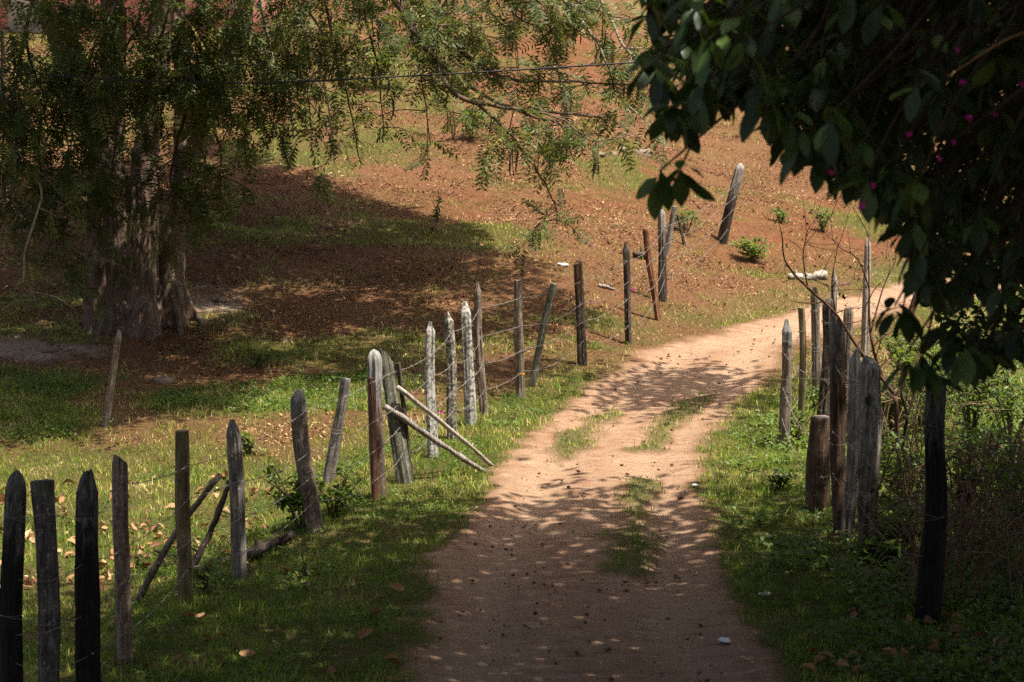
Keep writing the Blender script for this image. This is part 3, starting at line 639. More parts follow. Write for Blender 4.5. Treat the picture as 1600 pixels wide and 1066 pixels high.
LG = 'weathered posts of the left fence'; RG = 'weathered posts of the right fence'
post('L1', (14, 1128), (27, 735), 40, 'char_f', 'round', 'charred black post with rounded top, nearest the left edge', LG, tl=0.16, rings=30)
post('L2', (82, 1118), (68, 748), 34, 'chargrey', 'flat', 'flat-topped mottled grey post between the two charred black posts', LG, tl=0.06)
post('L3', (140, 1108), (131, 730), 37, 'char_f', 'jag', 'charred black post with a jagged grey point, third from the left edge', LG, tl=0.17)
post('L4', (196, 1035), (183, 710), 24, 'tan_peel', 'slant', 'slim grey post with peeling tan bark, fourth from the left edge', LG, tl=0.08)
post('L5', (291, 942), (288, 672), 21, 'olive', 'flat', 'straight olive-brown round post with sawn flat top beside two props', LG, tl=0.03, square=2.0)
post('L6', (380, 903), (363, 655), 24, 'grey', 'blunt', 'grey cracked post with blunt point, right of the two props', LG, tl=0.14)
post('L7', (490, 832), (468, 608), 25, 'greyb', 'blunt', 'leaning brown post with bleached white tip above leafy creeper', LG, tl=0.09, tipmat='bleach_tip', tiplen=0.20)
post('L8', (511, 755), (540, 590), 17, 'grey', 'flat', 'slim grey post leaning right behind the creeper', LG, tl=0.05, ties=(0.5,))
post('L9', (595, 778), (584, 546), 24, 'bleach_f', 'round', 'stout brown post with bleached rounded top, left of the crossed poles', LG, tl=0.13)
post('L9b', (588, 784), (577, 590), 10, 'rust', 'flat', 'thin rust-brown stake in front of the stout bleached-top post', LG, tl=0.02, ties=())
post('L10', (632, 756), (599, 543), 25, 'mossy', 'slant', 'mossy grey slab post leaning left, with the crossed poles against it', LG, tl=0.16, square=3.5, flat=0.6)
post('L10b', (645, 754), (620, 566), 8, 'dark', 'flat', 'thin dark stake along the right side of the mossy slab post', LG, tl=0.03, ties=())
post('L11', (674, 714), (672, 503), 17.5, 'lichen', 'point', 'lichen-grey pointed post, first after the crossed poles', LG, tl=0.10)
post('L12', (708, 686), (701, 487), 16, 'speck', 'point', 'pointed post densely speckled with white lichen', LG, tl=0.10)
post('L13', (737, 664), (727, 471), 19, 'lichen', 'point', 'pale grey pointed post between the lichen-speckled and the slim tall post', LG, tl=0.12)
post('L14', (755, 648), (743, 440), 13.5, 'greyb', 'point', 'tall slim pointed post with brown foot, last of four close posts', LG, tl=0.12)
post('L15', (815, 621), (809, 437), 14.5, 'greyb', 'flat', 'straight flat-topped brown post with an orange mark at its foot', LG, tl=0.02)
post('L16', (827, 605), (866, 443), 12, 'mossy', 'flat', 'slanting mossy prop leaning right beside the flat-topped brown post', LG, tl=0.02, ties=())
post('L17', (911, 571), (904, 405), 14, 'split_f', 'jag', 'dark split post standing alone where the verge meets the slope', LG, tl=0.06)
post('L18', (981, 537), (976, 378), 11.5, 'dark', 'point', 'dark slender post with pointed top right of the split post', LG, tl=0.12)
post('L19', (1028, 501), (1008, 355), 11, 'redwood', 'round', 'reddish-brown post leaning left at the bend of the track', LG, tl=0.05)
post('L20', (1035, 471), (1034, 327), 13, 'dark_f', 'blunt', 'upright dark post with grey lichen top behind the reddish-brown one', LG, tl=0.06)
post('L21', (1041, 398), (1055, 322), 10, 'grey', 'flat', 'short grey post leaning right farther up the slope', LG, tl=0.04, ties=())
post('L22', (1070, 383), (1059, 336), 5, 'dark', 'flat', 'short thin dark stick leaning left on the slope', LG, tl=0.02, ties=())
post('L23', (1128, 378), (1158, 255), 14.5, 'dark_f', 'blunt', 'tall post with bleached top leaning right on the red slope', LG, tl=0.10)
# orange mark on the flat-topped brown post
o15 = bpy.data.objects[[o.name for o in bpy.data.objects if o.get('label', '').startswith('straight flat-topped brown')][0]]
p15 = POSTS['L15']
mk = MB(); aa = np.linspace(-0.9, 0.9, 7)
om = mat_plain('orange_paint', (0.75, 0.33, 0.03), 0.6, 0.3, 0.1)
inv = o15.rotation_quaternion.to_matrix().inverted()
pts = []
for zf in (0.20, 0.212):
    for t in aa:
        p = inv @ Vector((math.sin(t) * p15['r'] * 1.13, -math.cos(t) * p15['r'] * 1.13, 0)); pts.append((p.x, p.y, p15['H'] * zf))
mk.add(pts, [[i, i + 1, i + 8, i + 7] for i in range(6)])
link('paint_mark', mk.mesh('paint_mark', om), o15)

post('F1', (166, 668), (187, 515), 11, 'greyb', 'jag', 'leaning weathered stake with reddish foot in front of the big tree', None, tl=0.1, name='stake', cat='stake', ties=())
post('F2', (49, 168), (50, 82), 6, 'dark', 'flat', 'thin dark post far up the slope left of the big tree', 'old posts below the pink house', tl=0.03, ties=())
post('F3', (4, 165), (3, 45), 7, 'dark', 'flat', 'thin dark post far up the slope at the very left edge', 'old posts below the pink house', tl=0.03, ties=())

post('R1', (1225, 696), (1233, 499), 16, 'greyb', 'point', 'grey-brown post with bleached pencil point, leftmost of the right fence', RG, tl=0.13, tipmat='bleach_tip', tiplen=0.24)
post('R2', (1253, 656), (1252, 480), 11.5, 'olive', 'flat', 'smooth straight olive post with sawn flat top in the right fence', RG, tl=0.015)
post('R3', (1275, 614), (1273, 449), 14, 'greyb', 'point', 'pointed grey post against the bright bend of the track', RG, tl=0.11)
post('R4', (1287, 690), (1299, 466), 24, 'dark', 'round', 'tall dark round-topped post left of the bulky knotted post group', RG, tl=0.12)
post('R4b', (1300, 548), (1303, 420), 12, 'pale', 'point', 'bleached pointed post peeping out behind the tall dark one', RG, tl=0.16)
post('R5', (1308, 832), (1312, 492), 26, 'brown_f', 'slant', 'thick rough brown post behind the sawn stump', RG, tl=0.16, sides=22, rings=40)
post('R6', (1322, 700), (1329, 478), 16, 'greyb', 'round', 'grey round-topped post half hidden behind the rough brown post', RG, tl=0.08)
post('R7', (1328, 848), (1335, 538), 25, 'slab_f', 'jag', 'bleached split slab post beside the knotted post', RG, tl=0.14, sides=22, rings=40, square=2.6, flat=0.8)
R8 = post('R8', (1350, 874), (1364, 556), 35, 'knotty', 'jag', 'bulky knotted grey post with a dark knot hole', RG, tl=0.10, sides=30, rings=56, ties=(), rough=2.3,
          bulge=([0, 0.08, 0.35, 0.55, 0.8, 1.0], [0.62, 0.66, 0.86, 1.02, 1.0, 0.92]), spin=0.0)
post('R9', (1282, 797), (1283, 651), 36, 'brown', 'flat', 'short thick brown post sawn flat in front of the right fence', RG, tl=0.02, sides=22, rings=20, ties=(), tipmat='greyb', tiplen=0.025)
post('R10', (1352, 560), (1356, 372), 13, 'pale', 'blunt', 'bleached grey-white post behind the bare sapling', RG, tl=0.1)
post('R11', (1398, 560), (1440, 436), 14, 'brown', 'flat', 'brown post leaning right behind the hanging leaves', RG, tl=0.05)
post('R12', (1449, 975), (1470, 590), 35, 'char_f', 'flat', 'black charred post with grey top at the right, beside the brush', RG, tl=0.03, rings=30)
# the knot hole of the bulky post: a real dent with a raised rim
me = R8.data; p8 = POSTS['R8']; co = np.empty(len(me.vertices) * 3, np.float32); me.vertices.foreach_get('co', co); co = co.reshape(-1, 3)
hole = np.array([-p8['r'] * 0.25, -p8['r'] * 0.95, p8['H'] * 0.78])
dd = np.linalg.norm((co - hole) * np.array([1, 0.5, 0.75]), axis=1) / (p8['r'] * 0.42)
front = co[:, 1] < 0
push = np.where(front, np.exp(-dd ** 4 * 1.6) * 0.85 - 0.22 * np.exp(-((dd - 1.35) / 0.35) ** 2), 0)
co[:, 1] += push * p8['r']; me.vertices.foreach_set('co', co.ravel()); me.update()

# props, poles and a fallen log
def stick(name, a, b, r0, r1, mat, label, cat, group=None, sag=0.02, k=8, n=14, jit=0.2, seed=1):
    rs = np.random.default_rng(seed); a = np.array(a); b = np.array(b)
    mid = (a + b) / 2 + rs.uniform(-sag, sag, 3)
    P = bez([a, mid, b], n); P = P + rs.uniform(-0.006, 0.006, P.shape)
    mb = MB(); rad = np.linspace(r0, r1, n) * (1 + 0.14 * rs.uniform(-1, 1, n)); mb.tube(P - a, rad * (1 + jit * 0.6 * rs.uniform(-1, 1, n)), k, True, jit)
    o = link(name, mb.mesh(name, M[mat]), loc=a); tag(o, label, cat, group)
    tw = MB()
    for q in range(2):
        i = int(rs.integers(3, n - 3)); d = rs.uniform(-1, 1, 3) * 0.5 + np.array([0, 0, 0.6]); d /= np.linalg.norm(d)
        tw = MB(); tw.tube([P[i] - a, P[i] - a + d * (r0 * 2.4)], [r0 * 0.45, r0 * 0.3], 6)
        link('knot_stub', tw.mesh('knot_stub', M[mat]), o)
    return o
b5, b6, b10 = POSTS['L5']['b'], POSTS['L6']['b'], POSTS['L10']['b']
g = G(213, 945); stick('prop_stick', g, at(344, 742, b5.y + 0.5), 0.032, 0.022, 'greyb', 'long crooked grey prop leaning behind the olive-brown post', 'stick', 'props at the left fence', 0.05, seed=3)
g = G(283, 925); stick('prop_stick', g, at(360, 752, b6.y + 0.06), 0.03, 0.022, 'dark', 'dark crooked prop leaning on the grey cracked post', 'stick', 'props at the left fence', 0.04, seed=4)
g = G(770, 728); stick('pole', g, at(622, 606, b10.y - 0.08), 0.020, 0.024, 'pale', 'pale thin pole, upper of two leaning from the mossy post to the track', 'pole', 'poles leaning on the left fence', 0.02, seed=5)
g = G(758, 739); stick('pole', g, at(602, 636, b10.y - 0.12), 0.026, 0.03, 'grey', 'grey thicker pole, lower of two leaning from the mossy post to the track', 'pole', 'poles leaning on the left fence', 0.02, seed=6)
a, b = G(388, 880), G(455, 848); a.z += 0.05; b.z += 0.06
stick('fallen_log', a, b, 0.045, 0.035, 'dark', 'short rotting log in the grass between the grey post and the creeper', 'log', None, 0.03, seed=7, k=10)
a, b = G(1232, 437), G(1292, 438); a.z += 0.06; b.z += 0.07
stick('fallen_log', a, b, 0.055, 0.075, 'pale', 'pale log lying at the far edge of the track bend', 'log', None, 0.12, seed=8, k=10, jit=0.7)
a, b = G(935, 448), G(960, 455); a.z += 0.02; b.z += 0.02
stick('fallen_stick', a, b, 0.03, 0.02, 'grey', 'short grey stick lying on the slope right of the dark split post', 'stick', None, 0.02, seed=9)
a, b = G(990, 402), G(1012, 406); a.z += 0.05; b.z += 0.05
stick('fallen_log', a, b, 0.05, 0.045, 'dark', 'short dark log lying behind the reddish-brown post', 'log', None, 0.02, seed=10)

# ------------------------------------------------------------------ barbed wire strands
def strand(keys, frac, label, group, seed, slack=0.03, side=(0.5, -0.85)):
    rs = np.random.default_rng(seed); knots = []
    for k in keys:
        p = POSTS[k]; f = np.clip(frac + rs.uniform(-0.05, 0.05), 0.05, 0.93)
        c = np.array(p['b']) + (np.array(p['t']) - np.array(p['b'])) * f
        knots.append(c + np.array([side[0], side[1], 0]) * p['r'] * 1.12)
    pts = []
    for a, b in zip(knots[:-1], knots[1:]):
        L = np.linalg.norm(b - a); n = max(5, int(L / 0.22)); s = slack * rs.uniform(0.3, 1.6)
        for i in range(n):
            t = i / n; q = a + (b - a) * t; q[2] -= 4 * t * (1 - t) * s * L; q += rs.uniform(-0.004, 0.004, 3); pts.append(q)
    pts.append(knots[-1]); pts = np.array(pts); o0 = pts[0].copy()
    mb = MB(); mb.tube(pts - o0, 0.0024, 4, False)
    ln = np.concatenate([[0], np.cumsum(np.linalg.norm(np.diff(pts, axis=0), axis=1))])
    for s in np.arange(0.1, ln[-1], 0.14):
        c = np.array([np.interp(s, ln, pts[:, j]) for j in range(3)]) - o0
        for q in range(2):
            d = rs.uniform(-1, 1, 3); d /= np.linalg.norm(d); mb.tube([c - d * 0.014, c + d * 0.014], 0.0022, 3, False)
    o = link('barbed_wire', mb.mesh('barbed_wire', M['wire']), loc=o0); tag(o, label, 'wire', group)
LK = ['L1', 'L2', 'L3', 'L4', 'L5', 'L6', 'L7', 'L9', 'L10', 'L11', 'L12', 'L13', 'L14', 'L15', 'L17', 'L18', 'L19', 'L20', 'L23']
for f, nm, s in ((0.82, 'topmost', 1), (0.6, 'second', 2), (0.4, 'third', 3), (0.2, 'lowest', 4)):
    strand(LK, f, nm + ' strand of barbed wire along the left fence', 'wire strands of the left fence', s, 0.012 + 0.006 * s)
RK = ['R12', 'R8', 'R5', 'R1', 'R2', 'R3', 'R4b', 'R10', 'R11']
for f, nm, s in ((0.78, 'top', 11), (0.5, 'middle', 12), (0.25, 'bottom', 13)):
    strand(RK, f, nm + ' strand of barbed wire along the right fence', 'wire strands of the right fence', s, 0.04, side=(-0.7, -0.7))

# the overhead cable in front of the big tree
mb = MB(); pts = []
for u, v in ((-900, 60), (-300, 96), (0, 112), (190, 125), (400, 130), (580, 122), (880, 105), (1300, 75), (2200, 0)): pts.append(at(u, v, 26.3))
pts = bez(pts, 60); o0 = pts[0].copy(); mb.tube(pts - o0, 0.011, 6)
tag(link('overhead_cable', mb.mesh('overhead_cable', M['cable']), loc=o0), 'thin black cable strung across in front of the big tree', 'cable')

# ------------------------------------------------------------------ pink house up the slope
hb = Vector((-10.6, 56.5, hz(-10.6, 56.5) - 0.5)); house = empty('pink_house', hb)
tag(house, 'salmon pink house behind the big tree, only its lower wall showing', 'house')
def box(mb, x0, x1, y0, y1, z0, z1):
    V = [(x, y, z) for z in (z0, z1) for y in (y0, y1) for x in (x0, x1)]
    mb.add(V, [[0, 2, 3, 1], [4, 5, 7, 6], [0, 1, 5, 4], [2, 6, 7, 3], [0, 4, 6, 2], [1, 3, 7, 5]])
mb = MB(); box(mb, -6.5, 4.6, 0, 8, -0.6, 4.2); link('wall', mb.mesh('wall', M['house'], False), house)
mb = MB(); box(mb, -6.6, 4.7, -0.08, 0, -0.6, 0.55); link('plinth', mb.mesh('plinth', mat_plain('plinth_plaster', (0.42, 0.16, 0.12), 0.9, 0.2, 0.2, 2), False), house)
mb = MB(); mb.add([(-7.2, -0.9, 4.0), (5.3, -0.9, 4.0), (5.3, 4, 6.2), (-7.2, 4, 6.2), (5.3, 8.9, 4.0), (-7.2, 8.9, 4.0)] + [(-7.2, -0.9, 4.15), (5.3, -0.9, 4.15), (5.3, 4, 6.35), (-7.2, 4, 6.35), (5.3, 8.9, 4.15), (-7.2, 8.9, 4.15)],
       [[1, 0, 3, 2], [2, 3, 5, 4], [6, 7, 8, 9], [9, 8, 10, 11], [0, 1, 7, 6], [4, 5, 11, 10], [1, 2, 8, 7], [2, 4, 10, 8], [3, 0, 6, 9], [5, 3, 9, 11]])
link('roof', mb.mesh('roof', M['roof'], False), house)
for xx in (-4.6, 1.6):
    mb = MB(); box(mb, xx, xx + 1.3, -0.06, 0.02, 1.9, 3.1); wn = link('window', mb.mesh('window', M['house_white'], False), house)
    mb = MB(); box(mb, xx + 0.08, xx + 1.22, -0.085, -0.06, 1.98, 3.02); link('pane', mb.mesh('pane', M['glass'], False), wn)
mb = MB(); box(mb, -1.6, -0.7, -0.06, 0.02, 0.6, 2.8); dr = link('door', mb.mesh('door', M['house_white'], False), house)
mb = MB(); mb.tube([(-0.82, -0.06, 1.65), (-0.82, -0.12, 1.65)], 0.03, 8); link('handle', mb.mesh('handle', M['wire']), dr)

# ------------------------------------------------------------------ the big pinnate-leaved tree on the left
def frond_T(pairs, L, ll, lw, droop, seed):
    rs = np.random.default_rng(seed); V = []; F = []
    def rp(t): return np.array([0, L * t, -droop * L * t * t])
    for i in range(pairs):
        t = 0.18 + 0.82 * (i + 0.5) / pairs; c = rp(t); sc = 0.65 + 0.7 * math.sin(math.pi * (0.12 + 0.8 * t))
        for sd_ in (-1, 1):
            d = np.array([sd_ * 0.86, 0.42 + rs.uniform(-.2, .2), -0.22 + rs.uniform(-.35, .35)]); d /= np.linalg.norm(d); l = ll * sc * rs.uniform(.85, 1.15)
            wv = np.cross(d, [0, 0, 1.0]); wv /= np.linalg.norm(wv); wv = wv * lw * 0.5
            n = len(V); V += [c, c + d * l * .5 + wv, c + d * l + np.array([0, 0, -0.004]), c + d * l * .5 - wv]; F.append([n, n + 1, n + 2, n + 3])
    n = len(V); V += [rp(0) + [-.003, 0, 0], rp(0) + [.003, 0, 0], rp(1) + [.002, 0, 0], rp(1) - [.002, 0, 0]]; F.append([n, n + 1, n + 2, n + 3])
    return np.array(V), F
FR = [frond_T(9 - s, 0.31, 0.068, 0.023, dr_, s) for s, dr_ in enumerate((0.05, 0.3, 0.6))]
FRC = frond_T(4, 0.42, 0.15, 0.06, 0.4, 9)
def frond_mesh(P, A, name, mat='frond', S=None):
    """fronds at points P growing along A"""
    n = len(P); Vs = []; Fs = []; tn = []; off = 0; pick = rng.integers(0, 3, n)
    S = 0.7 + 0.6 * rng.random(n) if S is None else S
    for q in range(3):
        m_ = pick == q
        if not m_.any(): continue
        Rm = basis(A[m_], np.tile([0, 0, 1.0], (m_.sum(), 1)) + 0.35 * rng.standard_normal((m_.sum(), 3)))
        V, F = instance(FR[q][0], FR[q][1], Rm, P[m_], S[m_]); Vs.append(V); Fs.append(F + off); off += len(V)
        tn.append(np.repeat(np.clip(0.45 + 0.28 * rng.standard_normal(m_.sum()), 0, 1), len(FR[q][0])))
    return np_mesh(name, np.concatenate(Vs), np.concatenate(Fs), M[mat], dict(tint=np.concatenate(tn)))

tb = G(222, 506); TD = tb.y
big = empty('spreading_tree', tb); tag(big, 'huge old multi-stemmed tree with drooping feathery foliage at the left', 'tree')
mp = TD / FPX
def chain(lst, dy=0.0):
    """pixels (u, v, radius px, depth offset) to local points and radii"""
    P = [np.array(at(u, v, TD + dy + o)) - np.array(tb) for u, v, r, o in lst]; return P, [r * mp for u, v, r, o in lst]
stems = [
    [(163, 540, 40, -0.1), (167, 505, 33, -0.1), (163, 440, 28, -0.05), (160, 350, 26, 0), (165, 250, 24, 0), (150, 170, 22, 0), (108, 85, 18, -0.2), (60, 0, 16, -0.4), (5, -110, 14, -0.8), (-60, -260, 10, -1.2)],
    [(196, 545, 34, -0.3), (196, 500, 27, -0.25), (194, 420, 24, -0.2), (190, 330, 20, -0.1), (175, 250, 18, 0)],
    [(165, 250, 22, 0), (176, 120, 20, 0.1), (172, 0, 18, 0.2), (150, -150, 16, 0.6), (100, -330, 11, 1.2)],
    [(222, 545, 38, -0.35), (222, 508, 30, -0.3), (221, 440, 24, -0.25), (221, 350, 22, -0.2), (226, 250, 20, -0.1), (240, 150, 18, 0), (256, 0, 16, 0.1), (270, -150, 14, 0.3), (320, -350, 10, 0.5)],
    [(277, 540, 36, 0.05), (272, 500, 27, 0.05), (267, 440, 21, 0.05), (270, 370, 21, 0.1), (286, 280, 20, 0.1), (312, 200, 18, 0.1), (345, 130, 17, 0), (372, 60, 16, -0.1), (388, -40, 15, -0.3), (440, -150, 13, -0.6), (560, -300, 10, -1.2)],
    [(286, 280, 16, 0.15), (286, 150, 15, 0.4), (280, 0, 14, 0.8), (285, -150, 13, 1.4), (330, -320, 9, 2.2)]]
mb = MB()
for s in stems:
    P, rd = chain(s); n = len(P) * 5
    PP = bez(P, n); rr = np.interp(np.linspace(0, len(rd) - 1, n), range(len(rd)), rd)
    mb.tube(PP, rr, 14)
for (u0, u1, v1, r0, o_) in ((284, 322, 510, 10, 0.05), (272, 284, 524, 9, -0.05), (160, 116, 512, 12, 0.0), (170, 162, 528, 10, -0.2), (226, 230, 528, 9, -0.35)):
    a = np.array(at(u0, 440, TD + o_)) - np.array(tb); g1 = G(u1, v1); c = np.array(g1) - np.array(tb) - np.array([0, 0, 0.05])
    f_ = a + (c - a) * 0.45; f_[2] = c[2] + 0.22; f2 = a + (c - a) * 0.75; f2[2] = c[2] + 0.10
    mb.tube(bez([a, f_, f2, c], 14), np.linspace(r0, r0 * 0.4, 14) * mp, 8)
tm = mb.mesh('trunk', M['bark']); tr = link('trunk', tm, big)
rm_ = tr.modifiers.new('remesh', 'REMESH'); rm_.mode = 'VOXEL'; rm_.voxel_size = 0.034
dg = bpy.context.evaluated_depsgraph_get(); me2 = bpy.data.meshes.new_from_object(tr.evaluated_get(dg)); tr.modifiers.clear(); tr.data = me2; me2.name = 'trunk'
co = np.empty(len(me2.vertices) * 3, np.float32); me2.vertices.foreach_get('co', co); co = co.reshape(-1, 3)
nn = np.empty(len(me2.vertices) * 3, np.float32); me2.vertices.foreach_get('normal', nn); nn = nn.reshape(-1, 3)
ang = np.arctan2(co[:, 1], co[:, 0])
flut = 0.9 * np.abs(vnoise(ang * 7 + co[:, 0] * 6, co[:, 2] * 0.9 + co[:, 1] * 2, 13) - 0.5) * 2 - 0.4 + vnoise(co[:, 0] * 9 + co[:, 1] * 5, co[:, 2] * 1.3, 3) + 0.5 * vnoise(co[:, 0] * 20 + co[:, 1] * 13, co[:, 2] * 5, 4) - 0.75
co = co + nn * (flut * 0.075)[:, None]; me2.vertices.foreach_set('co', co.ravel().astype(np.float32))
me2.polygons.foreach_set('use_smooth', np.ones(len(me2.polygons), bool)); me2.update()
if not me2.materials: me2.materials.append(M['bark'])

# limbs above the picture that carry the crown
CC = np.array([-2.9, 33.4, 7.3]); CR = np.array([6.4, 8.6, 1.9])
ltops = [chain(s)[0][-1] + np.array(tb) for s in stems if s[-1][1] < 0]
for i, (ax_, ay_) in enumerate(((-8.0, 30.5), (-6.2, 38), (-2.5, 28.5), (1.0, 31.5), (-1.2, 38.5), (1.4, 35), (-3.6, 40.5))):
    st = min(ltops, key=lambda p: (p[0] - ax_) ** 2 + (p[1] - ay_) ** 2); e = np.array([ax_, ay_, 7.4])
    mb = MB(); mb.tube(bez([st - [0, 0, .3], (st + e) / 2 + [0, 0, 0.7], e], 16) - np.array(tb), np.linspace(0.17, 0.05, 16), 8)
    link('limb', mb.mesh('limb', M['bark']), big)
# crown above the frame: cheap fronds in clumps
def crown_pts(n, cen, rad, zmin, clump, seed, power=0.5, spread=0.42):
    rs = np.random.default_rng(seed)
    k = max(1, int(n / clump)); d = rs.standard_normal((k, 3)); d /= np.linalg.norm(d, axis=1)[:, None]
    c = cen + d * rad * (rs.random(k) ** power)[:, None]
    P = np.repeat(c, clump, 0) + rs.standard_normal((k * clump, 3)) * np.array([spread, spread, spread * 0.66])
    return P[P[:, 2] > zmin]
P = np.concatenate([crown_pts(12500, CC, CR, 4.95, 30, 5, 0.5, 0.32), crown_pts(3600, np.array([-3.6, 25.4, 7.0]), np.array([2.4, 1.8, 1.0]), 5.2, 34, 15)])  # the smaller front lobe is added to shade the foot of the slope
gp = P - np.array(sun_dir)[None] * ((P[:, 2] - 0.13 * np.clip(P[:, 1] - 28, 0, 30)) / sun_dir.z)[:, None]      # where each frond's shade falls
pt_ = P - np.array(sun_dir)[None] * ((P[:, 2] - 1.7) / sun_dir.z)[:, None]
open_ = (np.abs(pt_[:, 0] + 4.75) < 1.1) & (np.abs(pt_[:, 1] - TD + 0.2) < 1.2) & (rng.random(len(P)) < 0.75)  # gap cut in the crown so sun reaches the trunk
pt_ = P - np.array(sun_dir)[None] * ((P[:, 2] - 3.3) / sun_dir.z)[:, None]
open_ |= (pt_[:, 1] > 26.4) & (pt_[:, 1] < 29.6) & (rng.random(len(P)) < 0.62)  # crown thinned so the hanging branches catch the sun
P, gp = P[~open_], gp[~open_]
nz_ = 1.1 * (fbm(gp[:, 0] * 0.8, gp[:, 1] * 0.8, 3, 5) - 0.5)
P = P[(gp[:, 0] + 0.63 * (gp[:, 1] - 33.5) < 0.5 + nz_) & (gp[:, 1] > np.interp(gp[:, 0], [-8, -5, -2, 0.6, 3], [23.8, 24.4, 26.2, 28.5, 30]) + nz_)]  # crown trimmed to give its shadow the wanted outline
n = len(P); V, F = instance(FRC[0], FRC[1], basis(rand_dir(n, -0.7, 0.3), np.tile([0, 0, 1.0], (n, 1))), P - np.array(tb), 0.8 + 0.5 * rng.random(n))
cr = link('crown', np_mesh('crown', V, F, M['frond'], dict(tint=np.repeat(rng.random(n), len(FRC[0])))), big); tag(cr, kind='stuff')

# drooping branches that hang into the picture: (pixels..., distance, base radius, foliage)
HB = [
    ([(540, -90), (640, 40), (680, 105), (720, 155), (780, 168), (860, 175), (945, 182)], 27.0, 0.045, 0.7),
    ([(745, 163), (790, 205), (830, 262), (858, 315), (864, 345)], 27.0, 0.022, 1.0),
    ([(640, 40), (690, 100), (760, 150), (830, 175), (880, 190), (905, 250)], 27.2, 0.03, 0.8),
    ([(830, 172), (880, 190), (920, 220), (985, 215)], 27.0, 0.016, 1.0),
    ([(600, -80), (660, 30), (735, 100), (800, 125), (880, 128), (985, 135)], 27.6, 0.035, 1.0),
    ([(830, -80), (890, 10), (930, 60), (960, 120), (990, 195)], 27.5, 0.025, 1.1),
    ([(900, -80), (950, 20), (975, 70), (1010, 105), (1040, 190)], 28.0, 0.022, 1.1),
    ([(760, -80), (800, 20), (850, 60), (880, 150)], 28.0, 0.025, 1.0),
    ([(690, -80), (700, 20), (705, 100), (700, 200)], 28.3, 0.025, 0.9),
    ([(560, -80), (570, 30), (590, 110), (600, 215)], 28.0, 0.025, 1.0),
    ([(500, -80), (520, 60), (545, 150), (572, 260)], 27.6, 0.025, 1.0),
    ([(440, -80), (470, 40), (500, 120), (520, 255)], 27.8, 0.028, 1.3),
    ([(400, -60), (420, 60), (450, 130), (462, 215)], 28.4, 0.028, 1.2),
    ([(372, 60), (400, 110), (390, 170), (380, 230)], 29.6, 0.03, 1.2),
    ([(345, 120), (330, 180), (345, 240), (335, 300)], 29.2, 0.025, 1.1),
    ([(300, 150), (280, 230), (270, 290), (300, 322), (350, 318)], 29.0, 0.025, 1.2),
    ([(240, 60), (255, 110), (250, 160), (262, 200)], 28.9, 0.02, 1.2),
    ([(190, 100), (180, 220), (176, 310), (185, 400)], 28.8, 0.022, 1.0),
    ([(150, 60), (120, 170), (105, 260), (120, 350)], 28.9, 0.025, 0.8),
    ([(110, 60), (80, 140), (60, 220), (70, 330), (100, 440)], 28.0, 0.03, 0.9),
    ([(60, -40), (30, 80), (20, 180), (40, 270)], 27.6, 0.025, 1.1),
    ([(-40, -60), (-10, 60), (10, 160), (5, 290)], 27.4, 0.03, 1.0),
    ([(-60, 120), (20, 220), (70, 300), (40, 400), (60, 480)], 27.6, 0.022, 0.6),
    ([(330, -60), (310, 30), (290, 90), (320, 150)], 28.4, 0.025, 1.3),
    ([(230, -60), (220, 20), (200, 80), (215, 150)], 28.4, 0.025, 1.2),
    ([(130, -60), (140, 20), (110, 80), (100, 150)], 28.2, 0.022, 1.1),
    ([(620, -80), (630, 10), (650, 80), (668, 225)], 27.3, 0.022, 0.9),
    ([(460, -80), (440, 20), (415, 90), (410, 160)], 29.0, 0.022, 1.2),
    ([(650, -80), (740, 0), (800, 60), (820, 130)], 28.6, 0.022, 1.0),
    ([(500, -60), (560, 0), (640, 30), (740, 40)], 27.0, 0.025, 1.1),
    ([(380, -80), (360, 0), (350, 60), (372, 130)], 28.0, 0.022, 1.2),
    ([(780, -80), (860, -20), (920, 20), (1000, 40)], 27.3, 0.025, 1.2),
    ([(560, -80), (480, -20), (500, 40), (560, 90)], 27.3, 0.025, 1.2),
    ([(10, -80), (60, -10), (90, 40), (60, 110)], 27.0, 0.022, 1.2),
    ([(-30, 260), (30, 330), (90, 370), (150, 420)], 28.6, 0.018, 0.8),
    ([(260, -80), (300, -10), (340, 40), (400, 60)], 27.6, 0.022, 1.3),
    ([(720, -90), (780, -30), (840, 0), (900, 60)], 28.2, 0.022, 1.1),
    ([(860, -90), (900, -30), (880, 40), (860, 110)], 29.2, 0.02, 1.0),
    ([(440, -90), (520, -30), (600, -10), (680, 30)], 28.9, 0.02, 1.1),
    ([(200, -60), (170, 40), (140, 120), (130, 220)], 27.9, 0.02, 1.3), ([(280, -40), (255, 40), (230, 100), (240, 170)], 27.9, 0.02, 1.2),
    ([(330, 20), (320, 100), (300, 170), (310, 260)], 28.2, 0.02, 1.3), ([(90, 20), (110, 110), (130, 190), (120, 270)], 28.2, 0.02, 1.2),
    ([(40, 40), (60, 130), (100, 200), (110, 300)], 27.7, 0.02, 1.2), ([(380, 10), (350, 80), (330, 150), (360, 210)], 28.0, 0.02, 1.3),
    ([(300, 200), (320, 260), (300, 310), (275, 335)], 28.4, 0.018, 0.7), ([(-20, 100), (10, 190), (30, 270), (10, 360)], 27.9, 0.02, 1.1),
    ([(410, -40), (440, 60), (480, 130), (490, 220)], 28.1, 0.02, 1.2), ([(600, -60), (650, 0), (720, 50), (760, 110)], 27.6, 0.02, 1.1),
]
tips = []
TB = np.array(tb)
